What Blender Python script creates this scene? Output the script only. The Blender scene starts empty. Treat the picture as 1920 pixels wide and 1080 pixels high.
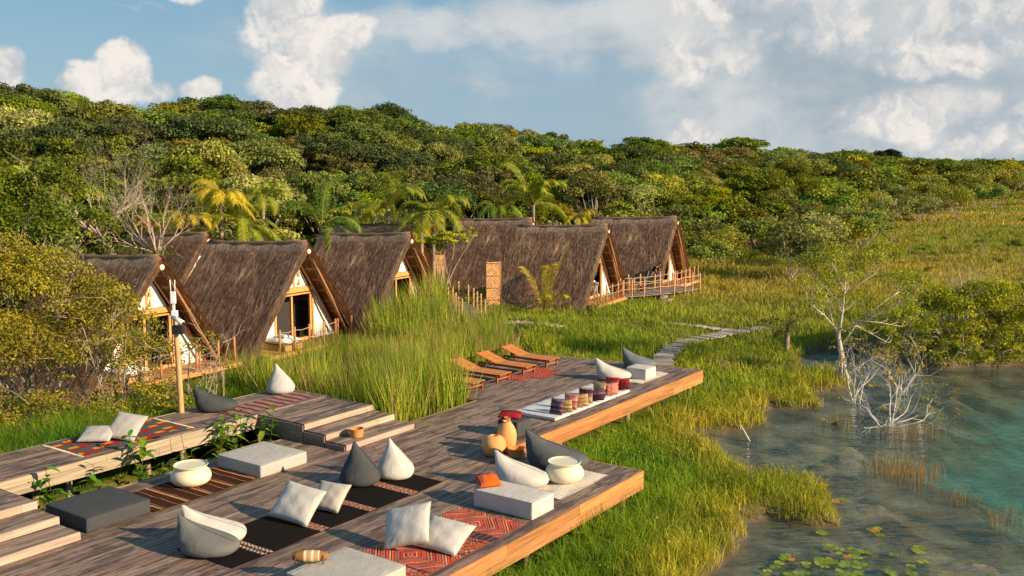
import bpy, math, random
import numpy as np
from mathutils import Vector, Matrix, Euler
random.seed(7); rng = np.random.default_rng(7)
R = math.radians
scene = bpy.context.scene
C = scene.collection

# ------------------------------------------------------------------ camera
CAM_H = 7.0; FPX = 1850.0; HZ = 310.0
PITCH = math.atan((540-HZ)/FPX)
cam_d = bpy.data.cameras.new('camera'); cam = bpy.data.objects.new('camera', cam_d); C.objects.link(cam)
cam.location = (0, 0, CAM_H); cam.rotation_euler = (math.pi/2-PITCH, 0, 0)
cam_d.sensor_width = 36; cam_d.lens = 36*FPX/1920; cam_d.clip_start = .5; cam_d.clip_end = 20000
scene.camera = cam
scene.render.resolution_x = 1024; scene.render.resolution_y = 576
# ------------------------------------------------------------------ exposure, sun
vs = scene.view_settings
vs.view_transform = 'Standard'; vs.look = 'None'; vs.gamma = 1; vs.exposure = 0.80
SUN_EL = R(23); SUN_AZ = R(115)          # compass style: 0 = +Y, 90 = +X
sd_ = bpy.data.lights.new('sun', 'SUN'); sd_.energy = 5.0; sd_.angle = R(.6); sd_.color = (1, .76, .50)
sun = bpy.data.objects.new('sun', sd_); C.objects.link(sun); sun.location = (60, -5, 40)
sv = Vector((math.sin(SUN_AZ)*math.cos(SUN_EL), math.cos(SUN_AZ)*math.cos(SUN_EL), math.sin(SUN_EL)))
sun.rotation_euler = sv.to_track_quat('Z', 'Y').to_euler()

# ------------------------------------------------------------------ node helper
class NT:
    def __init__(s, nt): s.t = nt; s.n = nt.nodes; s.l = nt.links
    def add(s, typ, **kw):
        n = s.n.new(typ)
        for k, v in kw.items(): setattr(n, k, v)
        return n
    def put(s, sock, v):
        if isinstance(v, bpy.types.NodeSocket): s.l.new(v, sock)
        elif v is not None:
            if isinstance(v, (tuple, list)) and sock.type == 'RGBA' and len(v) == 3: v = (*v, 1)
            sock.default_value = v
    def m(s, op, a, b=None, c=None, clamp=False):
        n = s.add('ShaderNodeMath', operation=op, use_clamp=clamp)
        s.put(n.inputs[0], a); s.put(n.inputs[1], b) if b is not None else None
        if c is not None: s.put(n.inputs[2], c)
        return n.outputs[0]
    def mix(s, f, a, b, mode='MIX', clamp=False):
        n = s.add('ShaderNodeMix', data_type='RGBA', blend_type=mode, clamp_result=clamp)
        s.put(n.inputs[0], f); s.put(n.inputs[6], a); s.put(n.inputs[7], b)
        return n.outputs[2]
    def rng(s, v, a, b, c=0., d=1., smooth=True):
        n = s.add('ShaderNodeMapRange', interpolation_type='SMOOTHSTEP' if smooth else 'LINEAR')
        s.put(n.inputs[0], v); n.inputs[1].default_value = a; n.inputs[2].default_value = b
        n.inputs[3].default_value = c; n.inputs[4].default_value = d
        return n.outputs[0]
    def noise(s, vec, scale, detail=4, rough=.55, dist=0.):
        n = s.add('ShaderNodeTexNoise'); s.put(n.inputs['Vector'], vec)
        n.inputs['Scale'].default_value = scale; n.inputs['Detail'].default_value = detail
        n.inputs['Roughness'].default_value = rough; n.inputs['Distortion'].default_value = dist
        return n.outputs['Fac']
    def mapping(s, vec, loc=(0, 0, 0), rot=(0, 0, 0), sc=(1, 1, 1)):
        n = s.add('ShaderNodeMapping'); s.put(n.inputs[0], vec)
        n.inputs[1].default_value = loc; n.inputs[2].default_value = rot; n.inputs[3].default_value = sc
        return n.outputs[0]

# ------------------------------------------------------------------ world: Nishita sky with procedural clouds
world = bpy.data.worlds.new('World'); scene.world = world; world.use_nodes = True
w = NT(world.node_tree); w.n.clear()
wo = w.add('ShaderNodeOutputWorld'); bg = w.add('ShaderNodeBackground')
sky = w.add('ShaderNodeTexSky', sky_type='NISHITA'); sky.sun_disc = False
sky.sun_elevation = SUN_EL; sky.sun_rotation = SUN_AZ; sky.air_density = 1.0; sky.dust_density = .8; sky.ozone_density = 1.5
tc = w.add('ShaderNodeTexCoord'); G = tc.outputs['Generated']
sep = w.add('ShaderNodeSeparateXYZ'); w.l.new(G, sep.inputs[0])
azi = w.m('ARCTAN2', sep.outputs[0], sep.outputs[1]); elv = w.m('ARCSINE', sep.outputs[2])
n1 = w.noise(G, 9, 8, .55, .1); n2 = w.noise(w.mapping(G, (3, 1, 2), (0, 0, 0), (1, 1, 2.2)), 5, 7, .6, .4)
warp = w.mix(.06, G, w.add('ShaderNodeTexNoise').outputs['Color'], 'LINEAR_LIGHT'); wn = warp.node.inputs[7].links[0].from_node
w.l.new(G, wn.inputs['Vector']); wn.inputs['Scale'].default_value = 14; wn.inputs['Detail'].default_value = 7; wn.inputs['Roughness'].default_value = .62
def puffs(vec):
    tot = None
    for sc, am in ((11, .55), (27, .30), (62, .15)):
        v = w.add('ShaderNodeTexVoronoi', feature='F1'); w.put(v.inputs['Vector'], vec); v.inputs['Scale'].default_value = sc
        g = w.m('MULTIPLY', w.m('SUBTRACT', 1., w.m('MULTIPLY', v.outputs['Distance'], 1.15)), am); tot = g if tot is None else w.m('ADD', tot, g)
    return tot
pf = puffs(warp); pfs = puffs(w.mapping(warp, tuple(.012*c for c in (sv.x, sv.y, sv.z+.35))))
def pxdir(px, py): return math.atan((px-960)/1864), math.atan((HZ-py)/1864)
def blobs(lst, wob):
    tot = None
    a2 = w.m('ADD', azi, w.m('MULTIPLY', w.m('SUBTRACT', n2, .5), wob))
    e2 = w.m('ADD', elv, w.m('MULTIPLY', w.m('SUBTRACT', n1, .5), wob))
    for px, py, rx, ry, st in lst:
        a, e = pxdir(px, py)
        dx = w.m('MULTIPLY', w.m('SUBTRACT', a2, a), 1864/rx); dy = w.m('MULTIPLY', w.m('SUBTRACT', e2, e), 1864/ry)
        r2 = w.m('ADD', w.m('MULTIPLY', dx, dx), w.m('MULTIPLY', dy, dy))
        g = w.m('MULTIPLY', w.m('DIVIDE', 1., w.m('ADD', 1., w.m('MULTIPLY', r2, r2))), st)
        tot = g if tot is None else w.m('MAXIMUM', tot, g)
    return tot
cum = blobs([(545, 30, 66, 80, 1.3), (600, 95, 66, 66, 1.25), (560, 165, 80, 74, 1.35), (665, 62, 58, 38, 1.0), (705, 52, 30, 22, .7), (510, 100, 55, 60, .8),
             (245, 150, 46, 54, 1.25), (200, 172, 62, 34, 1.1), (290, 182, 48, 30, .9), (8, 148, 46, 46, 1.1), (378, 184, 42, 26, .95),
             (365, 0, 105, 24, .85), (1700, 130, 160, 46, .78), (1720, 225, 190, 52, .88), (1840, 268, 130, 40, .82), (1310, 262, 52, 40, .85),
             (1300, 100, 130, 70, .66), (1560, 60, 240, 90, .68), (1560, 240, 80, 70, .62), (1400, 20, 240, 50, .68), (1850, 60, 200, 90, .68)], .05)
cdens = w.m('ADD', cum, w.m('MULTIPLY', w.m('SUBTRACT', pf, .50), .62))
cdens = w.m('ADD', cdens, w.m('MULTIPLY', w.m('SUBTRACT', n1, .5), .5))
cmask = w.rng(cdens, .40, .80)
veil = blobs([(1750, 110, 640, 240, 1.), (1420, 60, 420, 130, 1.), (1120, 40, 420, 52, .75), (860, 60, 180, 50, .6), (640, 150, 220, 150, .5), (960, 190, 160, 20, .5), (1120, 214, 120, 9, .5), (1225, 240, 60, 9, .6), (240, 43, 90, 7, .5)], .14)
vmask = w.rng(w.m('ADD', veil, w.m('MULTIPLY', w.m('SUBTRACT', n2, .5), 1.3)), .15, .95)
lit = w.rng(w.m('ADD', w.m('MULTIPLY', w.m('SUBTRACT', pf, pfs), 1.1), w.m('ADD', w.m('MULTIPLY', w.m('SUBTRACT', n2, .5), .5), w.m('MULTIPLY', w.m('SUBTRACT', cdens, .9), .18))), -.30, .20)
ccol = w.mix(lit, (2.94, 3.07, 3.23), (4.96, 4.62, 4.24))
vcol = w.mix(w.rng(w.m('ADD', w.m('MULTIPLY', n1, .6), w.m('MULTIPLY', n2, .4)), .36, .64), (1.97, 2.35, 2.65), (3.95, 3.91, 3.82))
skyc = w.mix(.8, sky.outputs[0], (0.798, 1.72, 2.52))
skyg = w.mix(w.rng(elv, -.01, .20), w.mix(.6, skyc, (2.1, 2.77, 3.28)), skyc)
s1 = w.mix(w.m('MULTIPLY', vmask, .88), skyg, vcol)
s2 = w.mix(w.m('MULTIPLY', cmask, .96), s1, ccol)
w.l.new(s2, bg.inputs[0]); bg.inputs[1].default_value = .108
w.l.new(bg.outputs[0], wo.inputs[0])

# ------------------------------------------------------------------ frames
UX, UY = math.sin(R(35)), math.cos(R(35))            # the deck's long axis u; w runs across it, away from the lake
def W(u, w_, z=0.): return Vector((u*UX-w_*UY, u*UY+w_*UX, z))
def P(px, py, z=0.):                                   # ground point seen at that bearing
    a = (px-960)/FPX; b = -(py-540)/FPX
    dy = math.cos(PITCH)+b*math.sin(PITCH); dz = -math.sin(PITCH)+b*math.cos(PITCH)
    t = (z-CAM_H)/dz
    return Vector((a*t, dy*t, z))
def toUW(x, y): return x*UX+y*UY, -x*UY+y*UX

# ------------------------------------------------------------------ numpy noise
def vnoise(x, y, s, seed=0):
    x = np.asarray(x, float)/s+seed*17.3; y = np.asarray(y, float)/s-seed*9.1
    xi = np.floor(x).astype(np.int64); yi = np.floor(y).astype(np.int64); fx = x-xi; fy = y-yi
    fx = fx*fx*(3-2*fx); fy = fy*fy*(3-2*fy)
    def h(a, b):
        n = (a*374761393+b*668265263+seed*1274126177) & 0xffffffff
        n = ((n ^ (n >> 13))*1274126177) & 0xffffffff
        return ((n ^ (n >> 16)) & 0xffff)/65535.
    return (h(xi, yi)*(1-fx)+h(xi+1, yi)*fx)*(1-fy)+(h(xi, yi+1)*(1-fx)+h(xi+1, yi+1)*fx)*fy
def fbm(x, y, s, seed=0, o=4):
    t = 0; a = .5; n = 0
    for i in range(o): t = t+a*vnoise(x, y, s/2**i, seed+i); n += a; a *= .5
    return t/n
def sst(a, b, x): t = np.clip((x-a)/(b-a), 0, 1); return t*t*(3-2*t)

# ------------------------------------------------------------------ mesh builders
def setcol(me, cols, nf=None):
    a = me.attributes.new('col', 'FLOAT_COLOR', 'FACE')
    c = np.ones((len(me.polygons), 4), np.float32); c[:, :3] = np.asarray(cols, np.float32).reshape(-1, 3)
    a.data.foreach_set('color', c.ravel())
def mesh_np(name, V, faces, cols, smooth=False):
    me = bpy.data.meshes.new(name); V = np.asarray(V, np.float32)
    me.vertices.add(len(V)); me.vertices.foreach_set('co', V.ravel())
    idx = np.concatenate([f.ravel() for f in faces]).astype(np.int32)
    cnt = np.concatenate([np.full(len(f), f.shape[1], np.int32) for f in faces])
    st = np.concatenate([[0], np.cumsum(cnt)[:-1]]).astype(np.int32)
    me.loops.add(len(idx)); me.loops.foreach_set('vertex_index', idx)
    me.polygons.add(len(cnt)); me.polygons.foreach_set('loop_start', st)
    me.update(calc_edges=True)
    setcol(me, np.concatenate([np.broadcast_to(np.asarray(c, np.float32), (len(f), 3)) for f, c in zip(faces, cols)]))
    if smooth: me.polygons.foreach_set('use_smooth', np.ones(len(cnt), bool))
    return me
def link(name, me, mat, parent=None):
    o = bpy.data.objects.new(name, me); C.objects.link(o)
    if mat: me.materials.append(mat)
    if parent: o.parent = parent
    return o
class MB:
    def __init__(s, col=(.5, .5, .5)): s.v = []; s.f = []; s.c = []; s.col = col
    def add(s, vs_, fs, col=None):
        b = len(s.v); s.v += [tuple(p) for p in vs_]; s.f += [tuple(b+i for i in f) for f in fs]
        s.c += [col or s.col]*len(fs)
    def box(s, x0, y0, z0, x1, y1, z1, col=None, M=None):
        vs_ = [(x, y, z) for z in (z0, z1) for y in (y0, y1) for x in (x0, x1)]
        if M is not None: vs_ = [M @ Vector(p) for p in vs_]
        s.add(vs_, [(0, 2, 3, 1), (4, 5, 7, 6), (0, 1, 5, 4), (2, 6, 7, 3), (0, 4, 6, 2), (1, 3, 7, 5)], col)
    def tube(s, pts, rad, n=8, col=None, cap=True):
        pts = [Vector(p) for p in pts]; k = len(pts)
        if not hasattr(rad, '__len__'): rad = [rad]*k
        b = []; up = Vector((.13, .31, 1)).normalized()
        for i, p in enumerate(pts):
            d = (pts[min(i+1, k-1)]-pts[max(i-1, 0)])
            if d.length < 1e-9: d = Vector((0, 0, 1))
            d.normalize(); a = d.cross(up)
            if a.length < .05: a = d.cross(Vector((1, 0, 0)))
            a.normalize(); c = d.cross(a)
            for j in range(n):
                t = 2*math.pi*j/n; b.append(p+(a*math.cos(t)+c*math.sin(t))*rad[i])
        fs = [(i*n+j, i*n+(j+1) % n, (i+1)*n+(j+1) % n, (i+1)*n+j) for i in range(k-1) for j in range(n)]
        if cap: fs += [tuple(range(n-1, -1, -1)), tuple((k-1)*n+j for j in range(n))]
        s.add(b, fs, col)
    def lathe(s, prof, n=40, col=None, M=None, cap=True):
        vs_ = [(r*math.cos(2*math.pi*j/n), r*math.sin(2*math.pi*j/n), z) for r, z in prof for j in range(n)]
        if M is not None: vs_ = [M @ Vector(p) for p in vs_]
        k = len(prof)
        fs = [(i*n+j, i*n+(j+1) % n, (i+1)*n+(j+1) % n, (i+1)*n+j) for i in range(k-1) for j in range(n)]
        if cap: fs += [tuple(range(n-1, -1, -1)), tuple((k-1)*n+j for j in range(n))]
        s.add(vs_, fs, col)
    def build(s, name, mat, parent=None, smooth=False, bevel=0):
        me = bpy.data.meshes.new(name); me.from_pydata(s.v, [], s.f); me.update()
        setcol(me, s.c)
        if smooth: me.polygons.foreach_set('use_smooth', np.ones(len(s.f), bool))
        o = link(name, me, mat, parent)
        if bevel:
            m = o.modifiers.new('bevel', 'BEVEL'); m.width = bevel; m.segments = 2; m.limit_method = 'ANGLE'
        return o
def smoothsteps(tab, n):
    """Catmull-Rom resample of rows of numbers"""
    t = np.array(tab, float); k = len(t); out = []
    for q in np.linspace(0, k-1, n):
        i = min(int(q), k-2); f = q-i
        p0, p1, p2, p3 = t[max(i-1, 0)], t[i], t[i+1], t[min(i+2, k-1)]
        out.append(.5*((2*p1)+(-p0+p2)*f+(2*p0-5*p1+4*p2-p3)*f*f+(-p0+3*p1-3*p2+p3)*f**3))
    return out

# ------------------------------------------------------------------ materials
MATS = {}
def mat(name, rough=.7, ns=6, na=.25, bump=.2, bs=40, st=(1, 1, 1), spec=.3, trans=0, rnd=0, stain=0, weave=0, bd=.01, detail=5):
    if name in MATS: return MATS[name]
    m = bpy.data.materials.new(name); m.use_nodes = True; t = NT(m.node_tree); t.n.clear()
    out = t.add('ShaderNodeOutputMaterial'); bs_ = t.add('ShaderNodeBsdfPrincipled')
    at = t.add('ShaderNodeAttribute', attribute_name='col'); col = at.outputs['Color']
    co = t.add('ShaderNodeTexCoord').outputs['Object']
    v = t.mapping(co, sc=st)
    if rnd:
        oi = t.add('ShaderNodeObjectInfo').outputs['Random']
        hs = t.add('ShaderNodeHueSaturation')
        t.put(hs.inputs['Hue'], t.rng(oi, 0, 1, .5-.045*rnd, .5+.012*rnd, False))
        t.put(hs.inputs['Value'], t.rng(t.m('FRACT', t.m('MULTIPLY', oi, 7.31)), 0, 1, 1-.42*rnd, 1+.45*rnd, False))
        t.put(hs.inputs['Saturation'], t.rng(t.m('FRACT', t.m('MULTIPLY', oi, 3.77)), 0, 1, 1-.28*rnd, 1+.1*rnd, False))
        t.put(hs.inputs['Color'], col); col = hs.outputs[0]
    nf = t.noise(v, ns, detail, .62)
    k = t.rng(nf, .25, .75, 1-na, 1+na)
    col = t.mix(1., col, k, 'MULTIPLY')
    r_ = rough
    if stain:
        sn = t.noise(t.mapping(co, sc=(.55, 2.6, 1)), 1.6, 6, .68, .4)
        sn2 = t.noise(t.mapping(co, sc=(.7, 6, 1)), 3.2, 4, .7)
        sm = t.rng(t.m('ADD', sn, t.m('MULTIPLY', sn2, .45)), .715, .785, 0., stain*.95)
        col = t.mix(sm, col, t.mix(1., col, (.30, .29, .36), 'MULTIPLY'))
        r_ = t.rng(nf, .3, .7, rough-.12, rough+.15)
    t.put(bs_.inputs['Base Color'], col); t.put(bs_.inputs['Roughness'], r_)
    bs_.inputs['Specular IOR Level'].default_value = spec
    if bump or weave:
        b = t.add('ShaderNodeBump'); b.inputs['Strength'].default_value = max(bump, .35 if weave else 0); b.inputs['Distance'].default_value = bd
        h = t.noise(v, bs, 4, .7)
        if weave:
            h = t.m('ADD', h, t.m('MULTIPLY', t.noise(co, weave, 1, .5), 1.))
        t.put(b.inputs['Height'], h)
        if weave:
            b2 = t.add('ShaderNodeBump'); b2.inputs['Strength'].default_value = .38; b2.inputs['Distance'].default_value = .035
            t.put(b2.inputs['Height'], t.noise(t.mapping(co, sc=(1, 1, .6)), 4.2, 2, .5, 1.2)); t.l.new(b2.outputs[0], b.inputs['Normal'])
        t.l.new(b.outputs[0], bs_.inputs['Normal'])
    sh = bs_.outputs[0]
    if trans:
        tr = t.add('ShaderNodeBsdfTranslucent'); t.put(tr.inputs[0], t.mix(1., col, (1.15, 1.25, .55), 'MULTIPLY'))
        mx = t.add('ShaderNodeMixShader'); mx.inputs[0].default_value = trans
        t.l.new(sh, mx.inputs[1]); t.l.new(tr.outputs[0], mx.inputs[2]); sh = mx.outputs[0]
    t.l.new(sh, out.inputs[0]); MATS[name] = m
    return m
deckwood = mat('weathered_planks', .58, 3, .38, .45, 16, (.25, 5, 5), .35, stain=.85)
facewood = mat('cut_timber', .62, 4, .38, .35, 14, (.22, 4, 7), .3)
postwood = mat('round_timber', .7, 5, .3, .3, 20, (3, 3, .5), .25)
palewood = mat('pale_timber', .6, 5, .22, .2, 20, (2, 2, 2), .3)
fabric = mat('canvas_fabric', .9, 3, .07, .3, 14, spec=.1, weave=260, bd=.006)
rugm = mat('woven_wool', .95, 30, .3, .6, 160, spec=.05, bd=.01)
clay = mat('terracotta', .75, 4, .14, .2, 60, spec=.2)
creamm = mat('cream_resin', .5, 3, .04, .05, 30, spec=.35)
thatch = mat('palm_thatch', .9, 4, .3, 0, spec=.08)
leafm = mat('leaves', .6, 1.2, .2, 0, spec=.18, trans=.33)
treem = mat('tree_leaves', .65, .35, .28, 0, spec=.15, trans=.28, rnd=1)
grassm = mat('grass_blades', .65, .8, .22, 0, spec=.15, trans=.34)
barkm = mat('bark', .85, 6, .3, .3, 20, spec=.15)
metalm = mat('painted_metal', .45, 8, .06, 0, spec=.5)
skinm = mat('skin', .6, 8, .05, 0, spec=.3)

# ------------------------------------------------------------------ object properties
def tag(o, label=None, cat=None, group=None, kind=None):
    for k, v in (('label', label), ('category', cat), ('group', group), ('kind', kind)):
        if v: o[k] = v
    return o
def thing(name, label, cat, loc, rot=0., group=None):
    o = bpy.data.objects.new(name, None); C.objects.link(o); o.empty_display_size = .3
    o.location = loc; o.rotation_euler = (0, 0, rot); return tag(o, label, cat, group)
def dup(root, loc, rot=None, label=None, group=None, scale=None):
    r = root.copy(); C.objects.link(r); r.location = loc
    if rot is not None: r.rotation_euler = (0, 0, rot)
    if label: r['label'] = label
    if group: r['group'] = group
    if scale is not None: r.scale = scale if hasattr(scale, '__len__') else (scale,)*3
    def rec(a, b):
        for ch in list(a.children):
            if ch.name in skipc: continue
            c = ch.copy(); C.objects.link(c); c.parent = b; rec(ch, c)
    skipc = set(); rec(root, r)
    return r
DR = R(55)          # deck rotation: local x = u, local y = w

# ================================================================== THE LAND
WZ = -1.15
shore_px = [(1325, 1100), (1350, 1056), (1388, 1040), (1392, 1010), (1397, 980), (1447, 976), (1520, 986), (1574, 988), (1578, 965), (1548, 928), (1505, 908),
            (1413, 905), (1388, 890), (1368, 872), (1345, 853), (1312, 843), (1304, 822), (1340, 816), (1397, 812), (1443, 800), (1424, 779),
            (1453, 767), (1513, 770), (1549, 766), (1524, 750), (1517, 736), (1561, 732), (1599, 726), (1596, 711), (1560, 704), (1500, 698), (1440, 697), (1380, 700), (1345, 701),
            (1345, 695), (1400, 691), (1470, 690), (1500, 686), (1506, 664), (1560, 656), (1640, 662), (1700, 682), (1780, 689), (1920, 683), (2200, 676)]
LAKE = np.array([tuple(P(a, b, WZ)[:2]) for a, b in shore_px]+[(300, 60), (300, -200), (2.6, -200), (2.6, 5)])
CREEK = np.array([tuple(P(a, b, WZ)[:2]) for a, b in [(900, 604), (925, 600), (948, 622), (968, 652), (992, 676), (975, 690), (940, 660), (915, 630)]])
CHANNEL = np.array([tuple(W(a, b)[:2]) for a, b in [(4, 18.7), (17.3, 18.7), (19.6, 19.0), (19.6, 21.5), (4, 21.5)]])
def sdist(x, y, poly):
    """signed distance, positive inside"""
    shp = x.shape; x = x.ravel(); y = y.ravel()
    best = np.full(x.shape, 1e18); ins = np.zeros(x.shape, bool); n = len(poly)
    for i in range(n):
        ax, ay = poly[i]; bx, by = poly[(i+1) % n]
        dx, dy = bx-ax, by-ay; t = np.clip(((x-ax)*dx+(y-ay)*dy)/(dx*dx+dy*dy+1e-12), 0, 1)
        best = np.minimum(best, (x-ax-t*dx)**2+(y-ay-t*dy)**2)
        c = ((ay > y) != (by > y)); c &= x < (bx-ax)*(y-ay)/((by-ay) if by != ay else 1e-12)+ax; ins ^= c
    return (np.sqrt(best)*np.where(ins, 1, -1)).reshape(shp)
tpx = [-2500, -700, 0, 250, 500, 740, 960, 1200, 1400, 1560, 1700, 1920, 2600, 4000]
td0 = [52, 52, 52, 54, 58, 62, 68, 80, 92, 112, 200, 330, 400, 500]
td1 = [110, 112, 116, 124, 132, 142, 160, 195, 250, 320, 430, 620, 800, 900]
tsk = [160, 160, 160, 188, 190, 208, 238, 271, 269, 292, 303, 309, 311, 311]
def polar(x, y):
    az = np.arctan2(x, np.maximum(y, 1e-3)); px = 960+1864*np.tan(np.clip(az, -1.2, 1.2)); return px, np.hypot(x, y)
def hillpar(px): return np.interp(px, tpx, td0), np.interp(px, tpx, td1), np.interp(px, tpx, tsk)
def lakesd(x, y):
    wob = .5*(fbm(x, y, .9, 5, 3)-.5)+.3*(fbm(x, y, 3, 9, 2)-.5)
    return np.maximum(sdist(x, y, LAKE), sdist(x, y, CREEK))+wob
def landz(x, y):
    px, d = polar(x, y); d0, d1, sk = hillpar(px)
    g = -.92+.42*sst(38, 54, d)
    g = np.maximum(g+(.10+.26*sst(30, 36, d))*(fbm(x, y, 2.0, 1, 3)-.5)*sst(200, 30, d)+(.24+.34*sst(30, 38, d))*(fbm(x, y, 5, 2, 2)-.5), -1.07)
    hz_ = CAM_H+(HZ-sk)/1864*d1*1.01-7.2
    g = g+np.maximum(hz_-g, 0)*sst(d0, d1, d)*(1-.5*sst(d1, d1*2.5, d))
    g = g+1.2*(fbm(x, y, 22, 3, 2)-.5)*sst(d0, d0*1.3, d)
    return g
SHOALS = [(*P(a, b_, WZ)[:2], r_, t_) for a, b_, r_, t_ in [(1600, 948, .5, .0), (1632, 952, .55, .02), (1662, 972, .5, .02), (1692, 992, .5, .02), (1712, 1008, .5, .01), (1690, 1022, .6, .0), (1650, 1030, .6, .0), (1680, 1068, .5, .02), (1760, 1060, .5, .02), (1800, 1062, .5, .02), (1840, 1066, .5, .02),
          (1530, 838, .75, .0), (1575, 842, .8, .01), (1500, 830, .5, -.01), (1590, 855, .5, .0), (1520, 888, .5, .0), (1490, 890, .3, .0), (1500, 808, .4, -.01), (1480, 800, .3, -.01), (1540, 870, .4, -.02), (1650, 785, .9, -.05), (1700, 790, .7, -.08)]]
def hgt(x, y):
    x = np.asarray(x, float); y = np.asarray(y, float)
    g = landz(x, y); s = lakesd(x, y)
    ch = sdist(x, y, CHANNEL)
    g = np.where(ch > -.3, g+(-1.22-g)*sst(-.3, .25, ch), g)
    bed = WZ-.05-.06*np.clip(s, 0, 3)-.42*np.clip(s-3.4, 0, 60)**.85+.22*(fbm(x, y, 1.8, 21, 4)-.45)*sst(0., 1., s)*sst(11, 5, s)
    bed = np.maximum(bed, -2.9+.4*(fbm(x, y, 7, 27, 2)-.5))
    for bx, by, r_, top in SHOALS:
        dd = np.hypot(x-bx, y-by)/r_*(.75+.5*fbm(x, y, .8, 23, 3)); bed = np.maximum(bed, WZ-.05+top-1.1*np.maximum(dd-.6, 0)**1.5+.13*(fbm(x, y, .35, 25, 3)-.5)*(dd < 1.6))
    t = sst(-.32, .08, s)
    return g*(1-t)+bed*t
NA, NR = 760, 560
ang = np.linspace(R(-76), R(76), NA); rad = np.concatenate([np.geomspace(7, 120, 400), np.geomspace(122, 9000, 160)])
AA, RR = np.meshgrid(ang, rad); X = RR*np.sin(AA); Y = RR*np.cos(AA); Z = hgt(X, Y)
idx = np.arange(NA*NR).reshape(NR, NA)
quads = np.stack([idx[:-1, :-1], idx[:-1, 1:], idx[1:, 1:], idx[1:, :-1]], -1).reshape(-1, 4)
xc = X.ravel()[quads].mean(1); yc = Y.ravel()[quads].mean(1); zc = Z.ravel()[quads].mean(1)
sc_ = lakesd(xc, yc); pxc, dc = polar(xc, yc); d0c, d1c, _ = hillpar(pxc)
def L3(a, b, t): return np.asarray(a)*(1-t[:, None])+np.asarray(b)*t[:, None]
f1 = fbm(xc, yc, 2.2, 31, 4); f2 = fbm(xc, yc, 9, 33, 3)
mead = L3((.050, .085, .012), (.14, .15, .025), np.clip(f1*1.6-.3, 0, 1))
plain = L3((.16, .15, .030), (.28, .20, .055), np.clip(fbm(xc, yc, 14, 35, 4)*2-.5, 0, 1))
gcol = mead*(1-sst(34, 52, dc))[:, None]+plain*sst(34, 52, dc)[:, None]
wood = L3((.03, .045, .012), (.07, .075, .02), f1); tt = sst(0, 8, dc-d0c)[:, None]; gcol = gcol*(1-tt)+wood*tt
mud = L3((.05, .036, .022), (.13, .10, .06), np.clip(f1*1.5-.2, 0, 1))
bedc = L3((.13, .18, .15), (.23, .30, .25), f2)
alg = L3((.016, .014, .009), (.21, .17, .105), np.clip(fbm(xc, yc, .9, 41, 5)*2.4-.7, 0, 1))
am = (sst(.34, .70, f1+.32*sst(6, 2.5, sc_)+.10*sst(9, 4, sc_))*sst(8.5, 3.5, sc_))[:, None]; bedc = bedc*(1-am)+alg*am
tm = sst(-.45, -.1, sc_)[:, None]; col = gcol*(1-tm)+mud*tm; tb = sst(0, .5, sc_)[:, None]; col = col*(1-tb)+bedc*tb
chc = sst(-.3, .1, sdist(xc, yc, CHANNEL))[:, None]; col = col*(1-chc)+mud*.8*chc
me = mesh_np('ground', np.stack([X, Y, Z], -1).reshape(-1, 3), [quads], [col], True)
gm = mat('earth', .9, 1.5, .3, .5, 6, spec=.1, bd=.06, detail=8)
tag(link('ground', me, gm), kind='structure')

# water: a closed body whose volume absorbs, so the pale bed turns teal with depth
wm = bpy.data.materials.new('lagoon_water'); wm.use_nodes = True; t = NT(wm.node_tree); t.n.clear()
out = t.add('ShaderNodeOutputMaterial'); co = t.add('ShaderNodeTexCoord').outputs['Object']
rip = t.noise(t.mapping(co, rot=(0, 0, R(22)), sc=(.42, 1.5, 1)), 1.9, 3, .5, .5)
rip2 = t.noise(t.mapping(co, rot=(0, 0, R(12)), sc=(.7, 2.0, 1)), 3.8, 2, .5, .3)
bmp = t.add('ShaderNodeBump'); bmp.inputs['Strength'].default_value = 1.; bmp.inputs['Distance'].default_value = .17
t.put(bmp.inputs['Height'], t.m('ADD', rip, t.m('MULTIPLY', rip2, .5)))
gl = t.add('ShaderNodeBsdfGlossy'); gl.inputs['Roughness'].default_value = .06; gl.inputs['Color'].default_value = (.9, .95, 1, 1)
tr = t.add('ShaderNodeBsdfTransparent'); tr.inputs[0].default_value = (.93, .98, .97, 1)
dt = t.add('ShaderNodeVectorMath', operation='DOT_PRODUCT'); t.l.new(bmp.outputs[0], dt.inputs[0]); t.l.new(t.add('ShaderNodeNewGeometry').outputs['Incoming'], dt.inputs[1]); t.l.new(bmp.outputs[0], gl.inputs['Normal'])
fr_ = t.m('ADD', .02, t.m('MULTIPLY', t.m('POWER', t.m('SUBTRACT', 1., t.m('ABSOLUTE', dt.outputs['Value']), clamp=True), 5.), 1.))
mx = t.add('ShaderNodeMixShader'); t.l.new(fr_, mx.inputs[0]); df = t.add('ShaderNodeBsdfDiffuse'); df.inputs[0].default_value = (.10, .27, .24, 1); mt_ = t.add('ShaderNodeMixShader'); mt_.inputs[0].default_value = .09; t.l.new(tr.outputs[0], mt_.inputs[1]); t.l.new(df.outputs[0], mt_.inputs[2]); t.l.new(mt_.outputs[0], mx.inputs[1]); t.l.new(gl.outputs[0], mx.inputs[2])
t.l.new(mx.outputs[0], out.inputs[0])
ab = t.add('ShaderNodeVolumeAbsorption'); ab.inputs[0].default_value = (.26, .74, .73, 1); ab.inputs[1].default_value = .30
t.l.new(ab.outputs[0], out.inputs['Volume'])
b = MB(); b.box(-40, -30, -9, 500, 400, WZ)
tag(b.build('lake_water', wm), kind='structure')

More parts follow.
